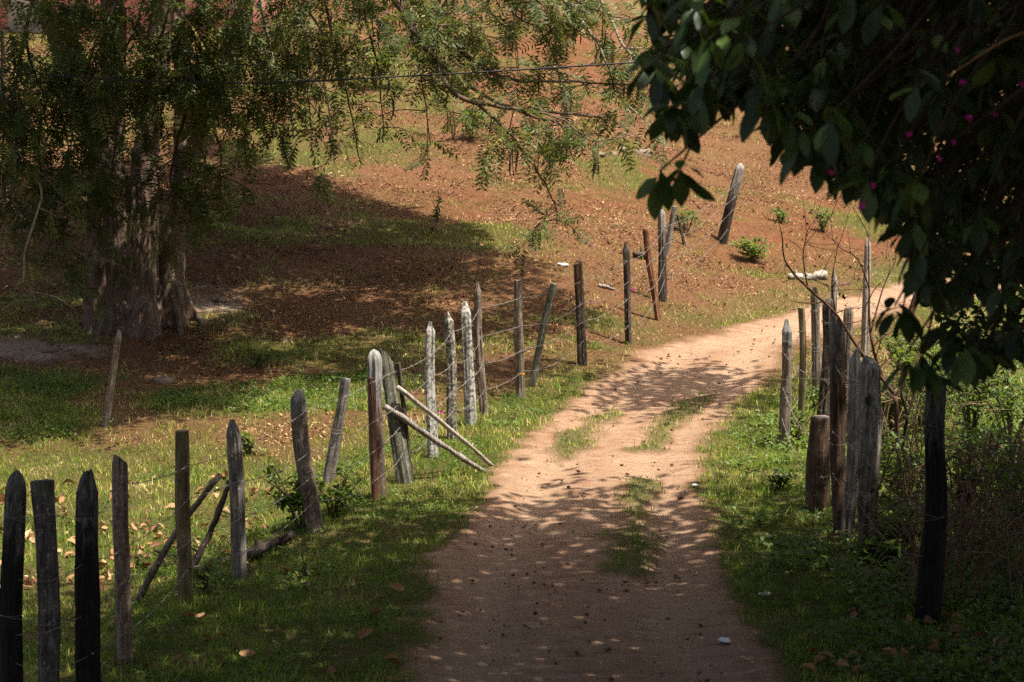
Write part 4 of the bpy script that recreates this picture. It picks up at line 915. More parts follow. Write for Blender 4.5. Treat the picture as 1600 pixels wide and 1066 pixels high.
for bi, (px, dist, r0, fol) in enumerate(HB):
    rs = np.random.default_rng(100 + bi)
    fol *= 0.85 if np.mean([q[0] for q in px]) > 430 else 1.3
    wob = np.cumsum(rs.uniform(-0.25, 0.25, len(px)))
    P = bez([np.array(at(u, v, dist + w_)) for (u, v), w_ in zip(px, wob)], 26)
    P = P + np.cumsum(rs.standard_normal(P.shape) * 0.008, 0)
    mb = MB(); mb.tube(P - TB, np.linspace(r0, max(0.006, r0 * 0.28), len(P)), 6)
    fp, fa = [], []
    L = np.linalg.norm(np.diff(P, axis=0), axis=1).sum()
    nsub = int(5 + 4.2 * L * min(1.0, fol))
    for q in range(nsub):
        t = 0.12 + 0.88 * rs.random(); i = min(len(P) - 2, int(t * (len(P) - 1))); p0 = P[i]
        d = rs.standard_normal(3) * np.array([0.8, 0.7, 0.25]) + np.array([0.1, 0, -0.15]); d /= np.linalg.norm(d)
        sl = rs.uniform(0.25, 0.75); p1 = p0 + d * sl * 0.5; p2 = p0 + d * sl * 0.9 + np.array([0, 0, -0.16 * sl])
        tw = bez([p0, p1, p2], 7); mb.tube(tw - TB, np.linspace(0.008, 0.0035, 7), 4, False)
        nf = int(rs.integers(4, 10) * fol)
        for k in range(nf):
            tt = 0.25 + 0.75 * rs.random(); j = int(tt * 6); fp.append(tw[j]); dd = (tw[min(6, j + 1)] - tw[max(0, j - 1)]); dd /= np.linalg.norm(dd) + 1e-9
            v_ = dd * 0.5 + rs.standard_normal(3) * 0.75 + np.array([0, 0, -0.22]); fa.append(v_ / np.linalg.norm(v_))
        tips.append((p2, bi)); tips.append((tw[3], bi))
    hb_ = link('hanging_branch', mb.mesh('hanging_branch', M['twig_pale' if bi in (5, 6, 11, 12, 22, 34) else 'twig']), big)
    if fp: link('foliage', frond_mesh(np.array(fp) - TB, np.array(fa), 'foliage'), hb_)
# seed pods hanging straight down from the twigs
def pod_mesh(seed):
    rs = np.random.default_rng(seed); L = 0.36; n = 8; V = []; cv = rs.uniform(-0.05, 0.05)
    for i in range(n):
        t = i / (n - 1); wd = 0.021 * math.sin(math.pi * (0.08 + 0.86 * t)) ** 0.6; x0 = cv * math.sin(t * math.pi)
        V += [(x0 - wd, 0, -0.03 - L * t), (x0, -0.006, -0.03 - L * t), (x0 + wd, 0, -0.03 - L * t), (x0, 0.006, -0.03 - L * t)]
    Q = [[i * 4 + j, i * 4 + (j + 1) % 4, i * 4 + 4 + (j + 1) % 4, i * 4 + 4 + j] for i in range(n - 1) for j in range(4)]
    mb = MB(); mb.add(V, Q); mb.tube([(0, 0, 0), (x0 * 0 + 0.0, 0, -0.04)], 0.003, 4, False); return mb.mesh('seed_pod', M['pod'])
PM = [pod_mesh(s) for s in range(5)]
rs = random.Random(3)
for p, bi in rs.sample(tips, 120):
    if p[2] > 4.7: continue
    for k in range(rs.choice((1, 1, 2, 3))):
        o = link('seed_pod', rs.choice(PM), big, Vector(p) - tb + Vector((rs.uniform(-.04, .04), rs.uniform(-.04, .04), 0)))
        o.rotation_euler = (rs.uniform(-.12, .12), rs.uniform(-.12, .12), rs.uniform(0, 6.28)); s = rs.uniform(0.4, 0.85); o.scale = (s * rs.uniform(0.8, 1.2), s, s)

# ------------------------------------------------------------------ the broad-leaved tree on the right, its crown over the near track
t2 = Vector((4.9, 9.2, hz(4.9, 9.2) - 0.05)); T2 = np.array(t2)
mango = empty('broad_leaved_tree', t2); tag(mango, 'broad-leaved tree whose dark glossy foliage hangs in at the upper right', 'tree')
mb = MB(); mb.tube(bez([(0, 0, -0.2), (0.05, 0.1, 1.2), (-0.1, 0.2, 2.6), (0, 0.3, 4.2), (0.1, 0.4, 5.6)], 24), np.interp(np.linspace(0, 1, 24), [0, 0.06, 0.2, 1], [0.5, 0.4, 0.32, 0.22]), 14, True, 0.12)
link('trunk', mb.mesh('trunk', M['bark_dark']), mango)
limbs = []
for e in ((-2.8, 8.5, 6.6), (-1.5, 16, 7.0), (2.2, 20, 7.2), (6.5, 19, 7.2), (9.5, 12, 7), (-3.5, 3.5, 6.8), (2, 1.5, 6.8), (8, 3.5, 6.8), (3.4, 13, 7.6), (0.5, 12.5, 6.2), (4.8, 25.8, 7.6)):
    P = bez([(4.9, 9.5, t2.z + 4.6), (4.9 + (e[0] - 4.9) * .45, 9.5 + (e[1] - 9.5) * .45, 6.4), e], 20) if e[1] < 25 else bez([(6.5, 19, 7.2), (6.6, 22.5, 7.7), e], 20); limbs.append(P)  # the far thin limb is added to carry leaves that shade the bend
    mb = MB(); mb.tube(P - T2, np.linspace(0.15, 0.03, 20) if e[1] < 26 else np.linspace(0.03, 0.01, 20), 8); link('limb', mb.mesh('limb', M['bark_dark']), mango)

def big_leaf(seed, n=6):
    """an obovate leaf with folded, arched blade and a stalk; length 1 along +y"""
    rs = np.random.default_rng(seed); arch = rs.uniform(0.10, 0.30); fold = rs.uniform(0.06, 0.16); V = []; Q = []
    for i in range(n + 1):
        t = i / n; y_ = 0.1 + 0.9 * t; wd = 0.195 * (math.sin(math.pi * min(1, t * 0.97 + 0.03) ** 1.25)) ** 0.75 if 0 < t < 1 else 0.012
        z_ = -arch * y_ * y_; wv = 0.02 * math.sin(t * 9 + seed)
        V += [(-wd, y_, z_ + fold * wd * 2.5 + wv), (0, y_, z_), (wd, y_, z_ + fold * wd * 2.5 - wv)]
    for i in range(n): a = i * 3; Q += [[a, a + 1, a + 4, a + 3], [a + 1, a + 2, a + 5, a + 4]]
    k = len(V); V += [(-0.008, 0, 0), (0.008, 0, 0), (0.008, 0.12, -0.004), (-0.008, 0.12, -0.004)]; Q.append([k, k + 1, k + 2, k + 3])
    return np.array(V), Q
BL = [big_leaf(s) for s in range(4)]
BLM = [np_mesh('leaf', v, np.array(q), M['big_leaf_o'], smooth=True) for v, q in BL]
# lower edge of the foliage, by direction (the crown hangs lower towards its trunk)
EU = [985, 1000, 1030, 1050, 1080, 1100, 1140, 1165, 1200, 1230, 1260, 1300, 1350, 1400, 1430, 1455, 1480, 1530, 1600, 1750]
EV = [60, 120, 165, 225, 230, 200, 190, 172, 215, 258, 268, 300, 335, 368, 415, 500, 585, 600, 575, 700]
ros = []
rs = np.random.default_rng(11)
while len(ros) < 520:
    u = 1012 + 690 * rs.random() ** 0.85; vb = np.interp(u, EU, EV); v = -45 + (vb + 5) * rs.random()
    if v > vb - 50: continue
    dens = np.interp(u, [985, 1100, 1250, 1400], [0.55, 0.7, 0.9, 1.0])
    if rs.random() > dens: continue
    ros.append((u, v, rs.uniform(6.6, 7.6) + 3.2 * rs.random() * np.interp(u, [985, 1300], [0.55, 1])))
for u, vb in zip(np.arange(1015, 1620, 17), np.interp(np.arange(1015, 1620, 17), EU, EV)):          # the fringe
    ros.append((u, vb - 55 + rs.uniform(-14, 6), rs.uniform(7.0, 8.2)))
ros += [(1398, 478, 7.6), (1410, 490, 7.5), (1415, 555, 7.4), (1440, 560, 7.4), (1455, 580, 7.4), (1064, 262, 7.2), (1030, 268, 7.3), (1108, 62, 6.9), (1192, 140, 7.0), (1395, 255, 7.0), (1392, 300, 7.0), (1215, 118, 7.1)]
LP, LA, LH, LS = [], [], [], []
tw = MB()
for (u, v, d) in ros:
    c = np.array(at(u, v, d)); k = int(rs.integers(5, 8)); a0 = rs.random() * 6.28
    # twig going up and back towards the limbs
    e = c + np.array([rs.uniform(0.1, 0.5), rs.uniform(-0.1, 0.4), rs.uniform(0.25, 0.6)]); m_ = (c + e) / 2 + rs.uniform(-.05, .05, 3)
    tw.tube(bez([e, m_, c], 6) - T2, np.linspace(0.008, 0.0035, 6), 5, False)
    for j in range(k):
        a = a0 + j * 6.28 / k + rs.uniform(-.3, .3); el = -rs.uniform(0.15, 1.25)
        LA.append((math.cos(a) * math.cos(el), math.sin(a) * math.cos(el), math.sin(el))); LP.append(c + np.array([0, 0, rs.uniform(-.03, .03)]))
        LH.append(np.array([0, 0, 1.0]) + rs.standard_normal(3) * 0.25); LS.append(rs.uniform(0.085, 0.15))
LP, LA, LH, LS = map(np.array, (LP, LA, LH, LS))
tag(link('twigs', tw.mesh('twigs', M['bark_dark']), mango), kind='stuff')
RM = basis(LA, LH)
# visible pixel of each leaf, to choose the 300 that show largest
rel = LP + LA * LS[:, None] * 0.5 - CAM; dep = rel @ FW; uu = 800 + FPX * rel[:, 0] / dep; vv = 533 - FPX * (rel @ UP) / dep
infr = (uu > 0) & (uu < 1600) & (vv > 0) & (vv < 1066)
# a leaf shows if few nearer leaves lie around its middle
vis = np.array([infr[i] and ((np.hypot(uu - uu[i], vv - vv[i]) < 22) & (dep < dep[i] - 0.03)).sum() for i in range(len(LP))], float)
score = np.where(infr, vis * 3.0 - LS / dep * 400 + dep * 0.4, 1e9)
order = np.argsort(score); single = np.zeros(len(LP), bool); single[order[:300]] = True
for i in np.where(single)[0]:
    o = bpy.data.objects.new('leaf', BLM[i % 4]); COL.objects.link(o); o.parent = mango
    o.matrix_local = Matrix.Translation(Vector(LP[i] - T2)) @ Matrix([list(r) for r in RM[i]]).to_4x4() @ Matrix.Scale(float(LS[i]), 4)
Vs, Fs, off = [], [], 0; tn = []
for q in range(4):
    m_ = (~single) & (np.arange(len(LP)) % 4 == q)
    V, F = instance(BL[q][0], BL[q][1], RM[m_], LP[m_] - T2, LS[m_]); Vs.append(V); Fs.append(F + off); off += len(V); tn.append(np.repeat(rng.random(m_.sum()), len(BL[q][0])))
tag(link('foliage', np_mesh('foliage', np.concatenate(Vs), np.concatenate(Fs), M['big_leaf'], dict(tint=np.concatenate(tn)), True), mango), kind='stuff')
# the crown over the track, wholly above the picture
hexT = np.array([[0, 0, 0], [0.2, 0.4, 0.05], [0.2, 0.75, 0.02], [0, 1, -0.15], [-0.2, 0.75, 0.02], [-0.2, 0.4, 0.05]]); hexF = [[0, 1, 2, 3], [0, 3, 4, 5]]
P = np.concatenate([crown_pts(110000, np.array([4.0, 9.0, 7.2]), np.array([8.3, 11.2, 1.9]), 5.0, 24, 6, 0.40, 0.7), crown_pts(22000, np.array([9.6, 16.0, 7.4]), np.array([3.6, 5.0, 1.8]), 5.4, 24, 16, 0.45, 0.6), crown_pts(1000, np.array([4.7, 26.5, 7.4]), np.array([1.3, 1.6, 0.7]), 5.2, 25, 8),  # lobes far right and over the bend are added for their shade
                    crown_pts(24000, np.array([4.7, 8.5, 5.7]), np.array([4.5, 4, 0.7]), 4.85, 30, 12)])  # low dense lobe added to darken the hanging leaves beneath
P = P[(P[:, 2] > 5.0) | (P[:, 0] > 0.26 * P[:, 1] + 0.3)]
P = P[(P[:, 1] > 10.2) | (P[:, 0] > 1.75) | (rng.random(len(P)) < 0.15)]  # crown thinned here so light reaches the front leaves and near track
kiteT = np.array([[0, 0, 0], [0.25, 0.52, 0.05], [0, 1, -0.15], [-0.25, 0.52, 0.05]])
n = len(P); V, F = instance(kiteT, [[0, 1, 2, 3]], basis(rand_dir(n, -0.75, 0.25), np.tile([0, 0, 1.0], (n, 1)) + 0.4 * rng.standard_normal((n, 3))), P - T2, 0.19 + 0.09 * rng.random(n))
tag(link('crown', np_mesh('crown', V, F, M['crown_leaf'], dict(tint=np.repeat(rng.random(n), 4))), mango), kind='stuff')

# ------------------------------------------------------------------ shrubs and other plants
ovT = np.array([[0, 0, 0], [0.28, 0.35, 0.08], [0.22, 0.72, 0.03], [0, 1, -0.12], [-0.22, 0.72, 0.03], [-0.28, 0.35, 0.08]])
def shrub(name, label, cat, base, h, rad, nstem, nleaf, leaf, mat, group=None, stemmat='twig', seed=0, lean=(0, 0), r0=0.012, low=0.15, sz=0.5):
    rs = np.random.default_rng(seed + 500); base = Vector(base); root = empty(name, base); tag(root, label, cat, group)
    P, A = [], []
    for s in range(nstem):
        a = rs.random() * 6.28; rr = rad * math.sqrt(rs.random()); e = np.array([math.cos(a) * rr + lean[0], math.sin(a) * rr + lean[1], h * rs.uniform(0.7, 1.05)])
        m_ = e * np.array([0.35, 0.35, 0.55]) + rs.uniform(-.04, .04, 3); st = bez([(0.02 * math.cos(a), 0.02 * math.sin(a), -0.04), m_, e], 12)
        mb = MB(); mb.tube(st, np.linspace(r0, r0 * 0.35, 12), 5)
        tws = [st]
        for q in range(int(rs.integers(2, 5))):
            i = int(rs.integers(4, 11)); d = rs.standard_normal(3) * [1, 1, 0.5] + [0, 0, 0.35]; d /= np.linalg.norm(d)
            t2_ = bez([st[i], st[i] + d * rad * 0.25, st[i] + d * rad * 0.5 + [0, 0, -0.04]], 6); mb.tube(t2_, np.linspace(r0 * 0.5, r0 * 0.25, 6), 4, False); tws.append(t2_)
        link('stem', mb.mesh('stem', M[stemmat]), root)
        for q in range(nleaf // nstem):
            t_ = tws[int(rs.integers(0, len(tws)))]; t = low + (1 - low) * rs.random() ** 0.7 if t_ is st else rs.random()
            p = t_[min(len(t_) - 1, int(t * len(t_)))]; P.append(p + rs.standard_normal(3) * 0.05 * min(1, rad * 2)); d = rs.standard_normal(3) * [1, 1, 0.6] + [0, 0, 0.1]; A.append(d / np.linalg.norm(d))
    if P:
        P, A = np.array(P), np.array(A); n = len(P); S = leaf * rs.uniform(0.55, 1.25, n)
        V, F = instance(ovT, hexF, basis(A, np.tile([0, 0, 1.0], (n, 1)) + 0.4 * rs.standard_normal((n, 3))), P, np.stack([S * sz * 2, S, S], 1))
        link('foliage', np_mesh('foliage', V, F, M[mat], dict(tint=np.repeat(np.clip(rs.normal(0.5, 0.25, n), 0, 1), 6))), root)
    return root
shrub('creeper', 'leafy creeper climbing the foot of the white-tipped leaning post', 'creeper', G(470, 828), 0.55, 0.28, 7, 380, 0.07, 'weed', seed=1, lean=(-0.10, 0.1), low=0.05)
shrub('creeper', 'leafy green creeper right of the white-tipped leaning post', 'creeper', G(522, 805), 0.34, 0.30, 6, 300, 0.06, 'weed', seed=2, low=0.05)
shrub('weed_plant', 'small bright weed in the field behind the creeper', 'weed', G(392, 712), 0.22, 0.16, 5, 130, 0.06, 'weed', seed=3)
shrub('weed_plant', 'small leafy weed at the foot of the olive-brown post', 'weed', G(318, 930), 0.26, 0.14, 4, 60, 0.07, 'weed', seed=4)
shrub('hill_bush', 'round bright green bush at the foot of the red slope', 'bush', G(1176, 410), 0.42, 0.34, 9, 420, 0.075, 'weed_y', seed=5)
shrub('hill_bush', 'small green tuft on the red slope right of the leaning post', 'bush', G(1220, 350), 0.26, 0.2, 6, 160, 0.07, 'weed', seed=6)
shrub('hill_bush', 'green bush on the red slope under the hanging leaves', 'bush', G(1285, 362), 0.42, 0.32, 7, 200, 0.07, 'weed', seed=7)
shrub('hill_bush', 'olive bush high on the slope below the drooping branch', 'bush', G(737, 216), 0.55, 0.5, 8, 420, 0.08, 'weed', seed=8)
shrub('seedling', 'little seedling standing in the sun beside the shaded slope', 'seedling', G(684, 348), 0.36, 0.12, 3, 34, 0.10, 'weed_y', seed=9)
shrub('hill_bush', 'low green bush on the slope behind the short grey post', 'bush', G(1073, 362), 0.4, 0.35, 6, 200, 0.07, 'weed', seed=10)
shrub('hill_bush', 'pale green bush high on the slope among the hanging twigs', 'bush', G(590, 140), 0.9, 0.8, 9, 500, 0.11, 'weed_y', seed=11)
shrub('hill_bush', 'low green bush at the left below the pink house', 'bush', G(75, 150), 0.9, 0.9, 9, 500, 0.11, 'weed_y', seed=12)
shrub('weed_plant', 'weed growing in the sun at the foot of the pencil-point post', 'weed', G(1243, 690), 0.30, 0.16, 6, 170, 0.055, 'weed', seed=13)
shrub('weed_plant', 'weed growing between the olive post and the dark round-topped post', 'weed', G(1275, 640), 0.3, 0.2, 6, 170, 0.055, 'weed', seed=14)
shrub('weed_plant', 'leafy weed on the verge in front of the short sawn post', 'weed', G(1215, 765), 0.18, 0.25, 8, 260, 0.055, 'weed', seed=15)
shrub('weed_plant', 'broad-leaved weed at the foot of the knotted post', 'weed', G(1372, 885), 0.22, 0.22, 7, 150, 0.085, 'weed', seed=16, sz=0.8)
shrub('seedling', 'green seedling on the left verge below the creeper', 'seedling', G(480, 905), 0.16, 0.06, 3, 26, 0.06, 'weed', seed=17)
shrub('weed_plant', 'small bright weed on the shaded slope right of the big tree', 'weed', G(402, 575), 0.2, 0.2, 5, 110, 0.07, 'weed', seed=18)
RB = [((1395, 700), 0.65, 0.4, 'weed_y', 'sunlit yellow-green shrub right of the knotted post'), ((1440, 680), 0.8, 0.5, 'weed_y', 'sunlit yellow-green shrub left of the black post top'),
      ((1515, 690), 0.8, 0.55, 'weed', 'green shrub right of the black post, below the leaves'), ((1580, 700), 0.85, 0.6, 'weed', 'green shrub at the right edge below the leaves'),
      ((1420, 790), 0.5, 0.35, 'weed', 'dark green shrub left of the black charred post'), ((1500, 800), 0.6, 0.4, 'weed', 'dark green shrub right of the black charred post'),
      ((1575, 800), 0.7, 0.45, 'weed', 'dark green shrub at the right edge behind the brush'), ((1405, 870), 0.3, 0.3, 'weed', 'low dark weed clump between the knotted and black posts'),
      ((1475, 620), 0.7, 0.5, 'weed_y', 'far sunlit shrub under the lowest hanging leaf cluster'), ((1560, 620), 0.8, 0.6, 'weed', 'far green shrub at the right edge'),
      ((1420, 600), 0.5, 0.4, 'weed_y', 'sunlit shrub behind the forked bare sapling'), ((1620, 900), 0.9, 0.5, 'weed', 'dark shrub in the lower right corner behind the brush')]
for i, (uv, h, rd_, mt, lb) in enumerate(RB):
    shrub('shrub', lb, 'shrub', G(*uv), h * 1.2, rd_ * 1.1, 11, 820, 0.062, mt, 'shrubs behind the right fence', 'twig', seed=30 + i, low=0.1)

# flowering vine hanging behind the broad-leaved tree
vb_ = Vector((4.6, 17.0, hz(4.6, 17.0))); vine = empty('flowering_vine', vb_); tag(vine, 'dark flowering vine with magenta blooms behind the upper right foliage', 'vine')
rs = np.random.default_rng(77); VB = np.array(vb_)
for q in range(7):
    e = np.array([rs.uniform(2.0, 5.5), rs.uniform(14.6, 17.5), rs.uniform(3.4, 4.9)]); mb = MB(); mb.tube(bez([VB + rs.uniform(-.1, .1, 3) * [1, 1, 0], [4.4, 16.6, 2.6], (e + [4.4, 16.4, 5.2]) / 2, e], 20) - VB, np.linspace(0.035, 0.008, 20), 6)
    link('stem', mb.mesh('stem', M['twig_dry']), vine)
P = []; FP = []
while len(P) < 9500:
    u = 1240 + 640 * rs.random() ** 0.8; v = np.interp(u, EU, EV) * (rs.random() ** 0.85) - 90 * rs.random(); d = rs.uniform(14.3, 17.6)
    if v > np.interp(u, EU, EV) - 20 or v < -140: continue
    P.append(np.array(at(u, v, d)))
P = np.array(P); n = len(P); S = rs.uniform(0.05, 0.10, n)
V, F = instance(ovT, hexF, basis(rand_dir(n, -0.8, 0.4), np.tile([0, 0, 1.0], (n, 1)) + 0.5 * rs.standard_normal((n, 3))), P - VB, np.stack([S * 1.1, S, S], 1))
link('foliage', np_mesh('foliage', V, F, M['vine_leaf'], dict(tint=np.repeat(rs.random(n), 6))), vine)
def bloom_mesh(seed):
    r_ = np.random.default_rng(seed); n = 7; A = rand_dir(n, -0.4, 0.8); return np_mesh('flower', *instance(ovT, hexF, basis(A, r_.standard_normal((n, 3))), np.zeros((n, 3)), np.stack([np.full(n, .06), np.full(n, .045), np.full(n, .045)], 1)), M['bract'], dict(tint=np.repeat(r_.random(n), 6)))
BM_ = [bloom_mesh(s) for s in range(4)]
spots = [(1300, 268), (1364, 290), (1150, 214), (1345, 322), (1496, 78), (1505, 130), (1512, 185), (1555, 180), (1420, 208), (1490, 222), (1466, 248), (1596, 132)]
for i, (u, v) in enumerate(spots):
    o = link('flower', BM_[i % 4], vine, Vector(np.array(at(u, v, 6.2 + 0.3 * rs.random())) - VB)); o.rotation_euler = tuple(rs.uniform(0, 6, 3)); s = rs.uniform(0.18, 0.32); o.scale = (s, s, s)
for (u0, v0, u1, v1) in ((1700, 40, 1480, 120),):
    mb = MB(); mb.tube(bez([at(u0, v0, 6.9), at((u0 + u1) / 2, (v0 + v1) / 2 - 25, 6.5), at(u1, v1, 6.45)], 16) - VB, np.linspace(0.006, 0.002, 16), 5); link('stem', mb.mesh('stem', M['twig_dry']), vine)

# bare forked saplings behind the right fence
def sapling(label, lines, y, r0, mat='twig_red', leaves=0, seed=1, group=None):
    base = G(*lines[0][0]); y = base.y; root = empty('bare_sapling', base); tag(root, label, 'sapling', group); B = np.array(base); rs = np.random.default_rng(seed); ends = []
    for i, px in enumerate(lines):
        P = bez([np.array(at(u, v, y + 0.06 * k * (1 if i % 2 else -1))) for k, (u, v) in enumerate(px)], 6 * len(px)) - B
        if i == 0: P[0, 2] -= 0.08
        mb = MB(); ra = r0 * (1 if i == 0 else (0.62 if i < 3 else 0.3)); mb.tube(P, np.linspace(ra, ra * (0.75 if i == 0 else 0.3), len(P)), 7 if i < 3 else 5)
        for q in range(0 if i == 0 else 9):
            j = int(rs.integers(3, len(P))); d = rs.standard_normal(3) * [1, .5, .7] + [0, 0, .5]; d /= np.linalg.norm(d); mb.tube(bez([P[j], P[j] + d * .12, P[j] + d * rs.uniform(.2, .4) + rs.uniform(-.05, .05, 3)], 6), np.linspace(ra * .35, .0022, 6), 4, False); ends.append(P[j] + d * .22)
        link('trunk' if i == 0 else 'branch', mb.mesh('trunk' if i == 0 else 'branch', M[mat]), root)
    if leaves:
        P = np.array(ends); P = P[rs.integers(0, len(P), leaves)] + rs.standard_normal((leaves, 3)) * .05; n = leaves; S = rs.uniform(.03, .06, n)
        V, F = instance(ovT, hexF, basis(rand_dir(n, -1, .1), np.tile([0, 0, 1.0], (n, 1)) + rs.standard_normal((n, 3)) * .5), P, S); link('withered_leaves', np_mesh('withered_leaves', V, F, M['litter'], dict(tint=np.repeat(rs.random(n) * .3, 6))), root)
sapling('forked bare reddish sapling rising above the knotted post', [[(1400, 775), (1402, 700), (1399, 620)], [(1399, 618), (1375, 580), (1360, 520), (1358, 450), (1357, 370)], [(1399, 618), (1345, 550), (1305, 490), (1262, 450), (1228, 410), (1222, 370)],
         [(1358, 450), (1340, 405), (1305, 380), (1298, 340)], [(1305, 490), (1300, 440), (1310, 380)], [(1399, 618), (1420, 580), (1440, 550), (1470, 500)], [(1262, 450), (1255, 400), (1262, 360)], [(1360, 520), (1380, 450), (1400, 400), (1385, 360)]], 0, 0.03, leaves=60, seed=2)
sapling('short dark crooked stem between the sapling and the black post', [[(1425, 760), (1412, 700), (1418, 650)], [(1418, 650), (1432, 610), (1450, 580)], [(1418, 650), (1408, 610), (1412, 570)]], 0, 0.022, mat='bark_dark', seed=3)
# dry brush pile by the black post
def brush(label, uv, n_, sx, h, seed, group='dry brush at the right edge'):
    base = G(*uv); root = empty('dry_brush', base); tag(root, label, 'brush', group); rs = np.random.default_rng(seed)
    for i in range(n_):
        a = rs.uniform(-sx, sx); p0 = np.array([a, rs.uniform(-.5, .5), -0.02]); an = rs.uniform(0, 6.28); L = rs.uniform(0.4, 1.2)
        d = np.array([math.cos(an), math.sin(an) * .6, 0]); p1 = p0 + d * L * .35 + [0, 0, h * rs.uniform(.4, 1)]; p2 = p0 + d * L + [0, 0, h * rs.uniform(-.05, .9)]; p2[2] = max(0.0, p2[2])
        mb = MB(); P = bez([p0, p1, p2], 12); r_ = rs.uniform(.003, .009); mb.tube(P, np.linspace(r_, r_ * .5, 12), 5)
        for q in range(2): j = int(rs.integers(3, 11)); dd = rs.standard_normal(3); dd /= np.linalg.norm(dd); mb.tube([P[j], P[j] + dd * rs.uniform(.08, .25)], [r_ * .5, .002], 4, False)
        link('dry_stalk', mb.mesh('dry_stalk', M['twig_dry' if rs.random() < .65 else 'twig']), root)
brush('tangle of dry brown stalks right of the black charred post', (1530, 930), 80, 0.6, 0.9, 5)
brush('tangle of dry stalks at the right edge of the photo', (1600, 860), 70, 0.6, 1.1, 6)
brush('sparse dry stalks in the shade behind the black post', (1490, 840), 40, 0.5, 0.9, 7)
brush('dry thorny stalks standing behind the knotted post', (1440, 720), 34, 0.6, 0.9, 8)

# ------------------------------------------------------------------ fallen leaves, stones, scraps
def curled(seed):
    rs = np.random.default_rng(seed); n = 5; V = []; Q = []; c1, c2 = rs.uniform(-.9, 1.1), rs.uniform(.6, 2.4)
    for i in range(n + 1):
        t = i / n; wd = 0.26 * math.sin(math.pi * (0.06 + 0.9 * t)) ** 0.8; z_ = c1 * (t - .5) ** 2 + .06
        V += [(-wd, t - .5, z_ + c2 * wd * wd * 2.2), (0, t - .5, z_), (wd, t - .5, z_ + c2 * wd * wd * 2.8)]
    for i in range(n): a = i * 3; Q += [[a, a + 1, a + 4, a + 3], [a + 1, a + 2, a + 5, a + 4]]
    return np_mesh('fallen_leaf', np.array(V), np.array(Q), M['dry_leaf'], smooth=True)
CL = [curled(s) for s in range(6)]
def fallen(n, poly, label, group, size, seed):
    pg = np.array(poly, float); rs = random.Random(seed); k = 0
    while k < n:
        u = rs.uniform(pg[:, 0].min(), pg[:, 0].max()); v = rs.uniform(pg[:, 1].min(), pg[:, 1].max())
        if poly_sd(np.array([u]), np.array([v]), pg)[0] < rs.uniform(-1, 14): continue
        p = G(u, v); o = link('fallen_leaf', CL[rs.randrange(6)], loc=p + Vector((0, 0, rs.uniform(0.012, 0.035)))); o.rotation_euler = (rs.uniform(-.9, .9), rs.uniform(-.9, .9), rs.uniform(0, 6.28))
        s = size * rs.uniform(0.6, 1.3); o.scale = (s, s, s); tag(o, label, 'leaf', group); k += 1
fallen(85, [(-30, 830), (60, 800), (160, 815), (165, 920), (100, 930), (-30, 935)], 'large dry brown leaf in the drift seen between the three leftmost posts', 'leaf drift behind the left fence', 0.095, 1)
fallen(80, [(150, 812), (290, 808), (290, 898), (230, 905), (150, 922)], 'large dry brown leaf between the peeling post and the olive-brown post', 'leaf drift behind the left fence', 0.095, 5)
fallen(45, [(295, 805), (330, 800), (425, 808), (385, 870), (300, 897)], 'large dry brown leaf right of the olive-brown post, behind the props', 'leaf drift behind the left fence', 0.095, 6)
fallen(34, [(-20, 760), (100, 740), (250, 740), (420, 740), (440, 800), (330, 800), (150, 815), (-20, 800)], 'single pale dry leaf lying on the sunlit grass of the left field', 'dry leaves on the sunlit field', 0.12, 2)
fallen(24, [(210, 910), (420, 880), (560, 860), (640, 900), (620, 1066), (220, 1066)], 'brown leaf lying on the shaded turf of the left verge', 'dry leaves on the left verge', 0.11, 3)
fallen(50, [(1240, 1000), (1380, 930), (1600, 960), (1600, 1066), (1240, 1066)], 'brown leaf on the dark ground in the lower right corner', 'dry leaves in the lower right corner', 0.12, 4)

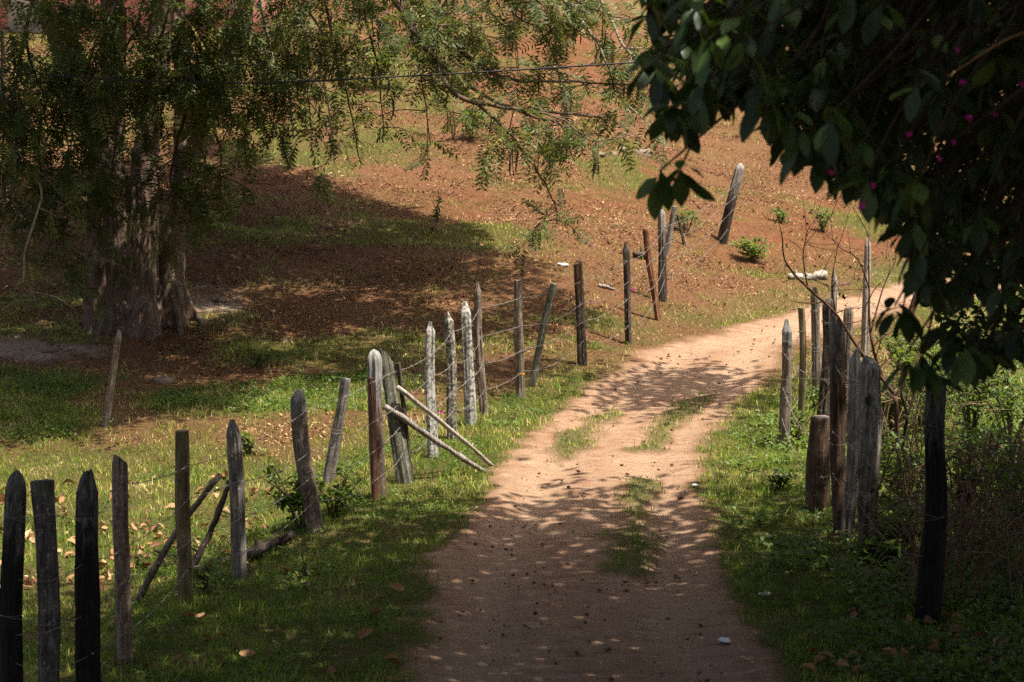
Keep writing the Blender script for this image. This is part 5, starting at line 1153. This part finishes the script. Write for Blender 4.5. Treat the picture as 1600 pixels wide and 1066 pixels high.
def rock(label, uv, s, seed, mat='stone', name='stone', cat='stone', group=None, squash=0.6):
    rs = np.random.default_rng(seed); n, k = 7, 10; V = []
    for i in range(n):
        th = math.pi * i / (n - 1)
        for j in range(k):
            a = 2 * math.pi * j / k; q = s * (0.6 + 0.55 * rs.random()); V.append((q * math.sin(th) * math.cos(a) * 1.4, q * math.sin(th) * math.sin(a), q * math.cos(th) * squash))
    Q = [[i * k + j, (i + 1) * k + j, (i + 1) * k + (j + 1) % k, i * k + (j + 1) % k] for i in range(n - 1) for j in range(k)]
    p = G(*uv); p.z += s * squash * 0.05; o = link(name, np_mesh(name, V, np.array(Q), M[mat], smooth=False), loc=p); tag(o, label, cat, group); o.rotation_euler = (0, 0, rs.random() * 6)
for i, (uv, s, lb) in enumerate([((1005, 243), 0.22, 'flat grey stone on the slope beside the green tuft'), ((940, 243), 0.10, 'pale stone left of the flat grey stone on the slope'), ((955, 242), 0.11, 'brownish stone just left of the flat grey stone'),
        ((972, 236), 0.12, 'round stone touching the flat grey stone on the slope'), ((345, 470), 0.10, 'pale stone on the sandy patch right of the big tree'), ((255, 598), 0.12, 'brown stone on the shaded ground before the big tree'),
        ((447, 533), 0.07, 'small grey stone on the shaded slope'), ((960, 352), 0.06, 'small pale stone on the sunny slope'), ((80, 548), 0.12, 'pale stone on the sandy patch left of the leaning stake'),
        ((1032, 830), 0.018, 'small dark stone on the track by the grassy middle strip'), ((1064, 778), 0.03, 'flat dark stone at the right of the track')]): rock(lb, uv, s, 10 + i, 'stone' if s > 0.05 else 'pebble')
for i, (uv, s, lb) in enumerate([((879, 414), 0.075, 'white scrap of paper on the sunny slope'), ((1196, 929), 0.05, 'crumpled white scrap in the grass right of the track'), ((1133, 1001), 0.05, 'pale scrap of plastic on the right of the shaded track'),
        ((1086, 758), 0.028, 'tiny white scrap at the right edge of the track')]): rock(lb, uv, s, 41 + 2 * i, 'scrap', 'scrap', 'litter', None, 0.35)
for i, (uv, lb) in enumerate([((924, 386), 'magenta petal on the sunny slope above the white paper'), ((990, 456), 'magenta petals on the ground behind the dark slender post'), ((690, 650), 'magenta petal in the grass between the lichen posts'), ((1318, 447), 'magenta petals by the pale log at the bend')]):
    p = G(*uv); p.z += 0.03; o = link('fallen_petal', BM_[i % 4], loc=p); tag(o, lb, 'petal'); o.scale = (1.0, 1.0, 0.5)
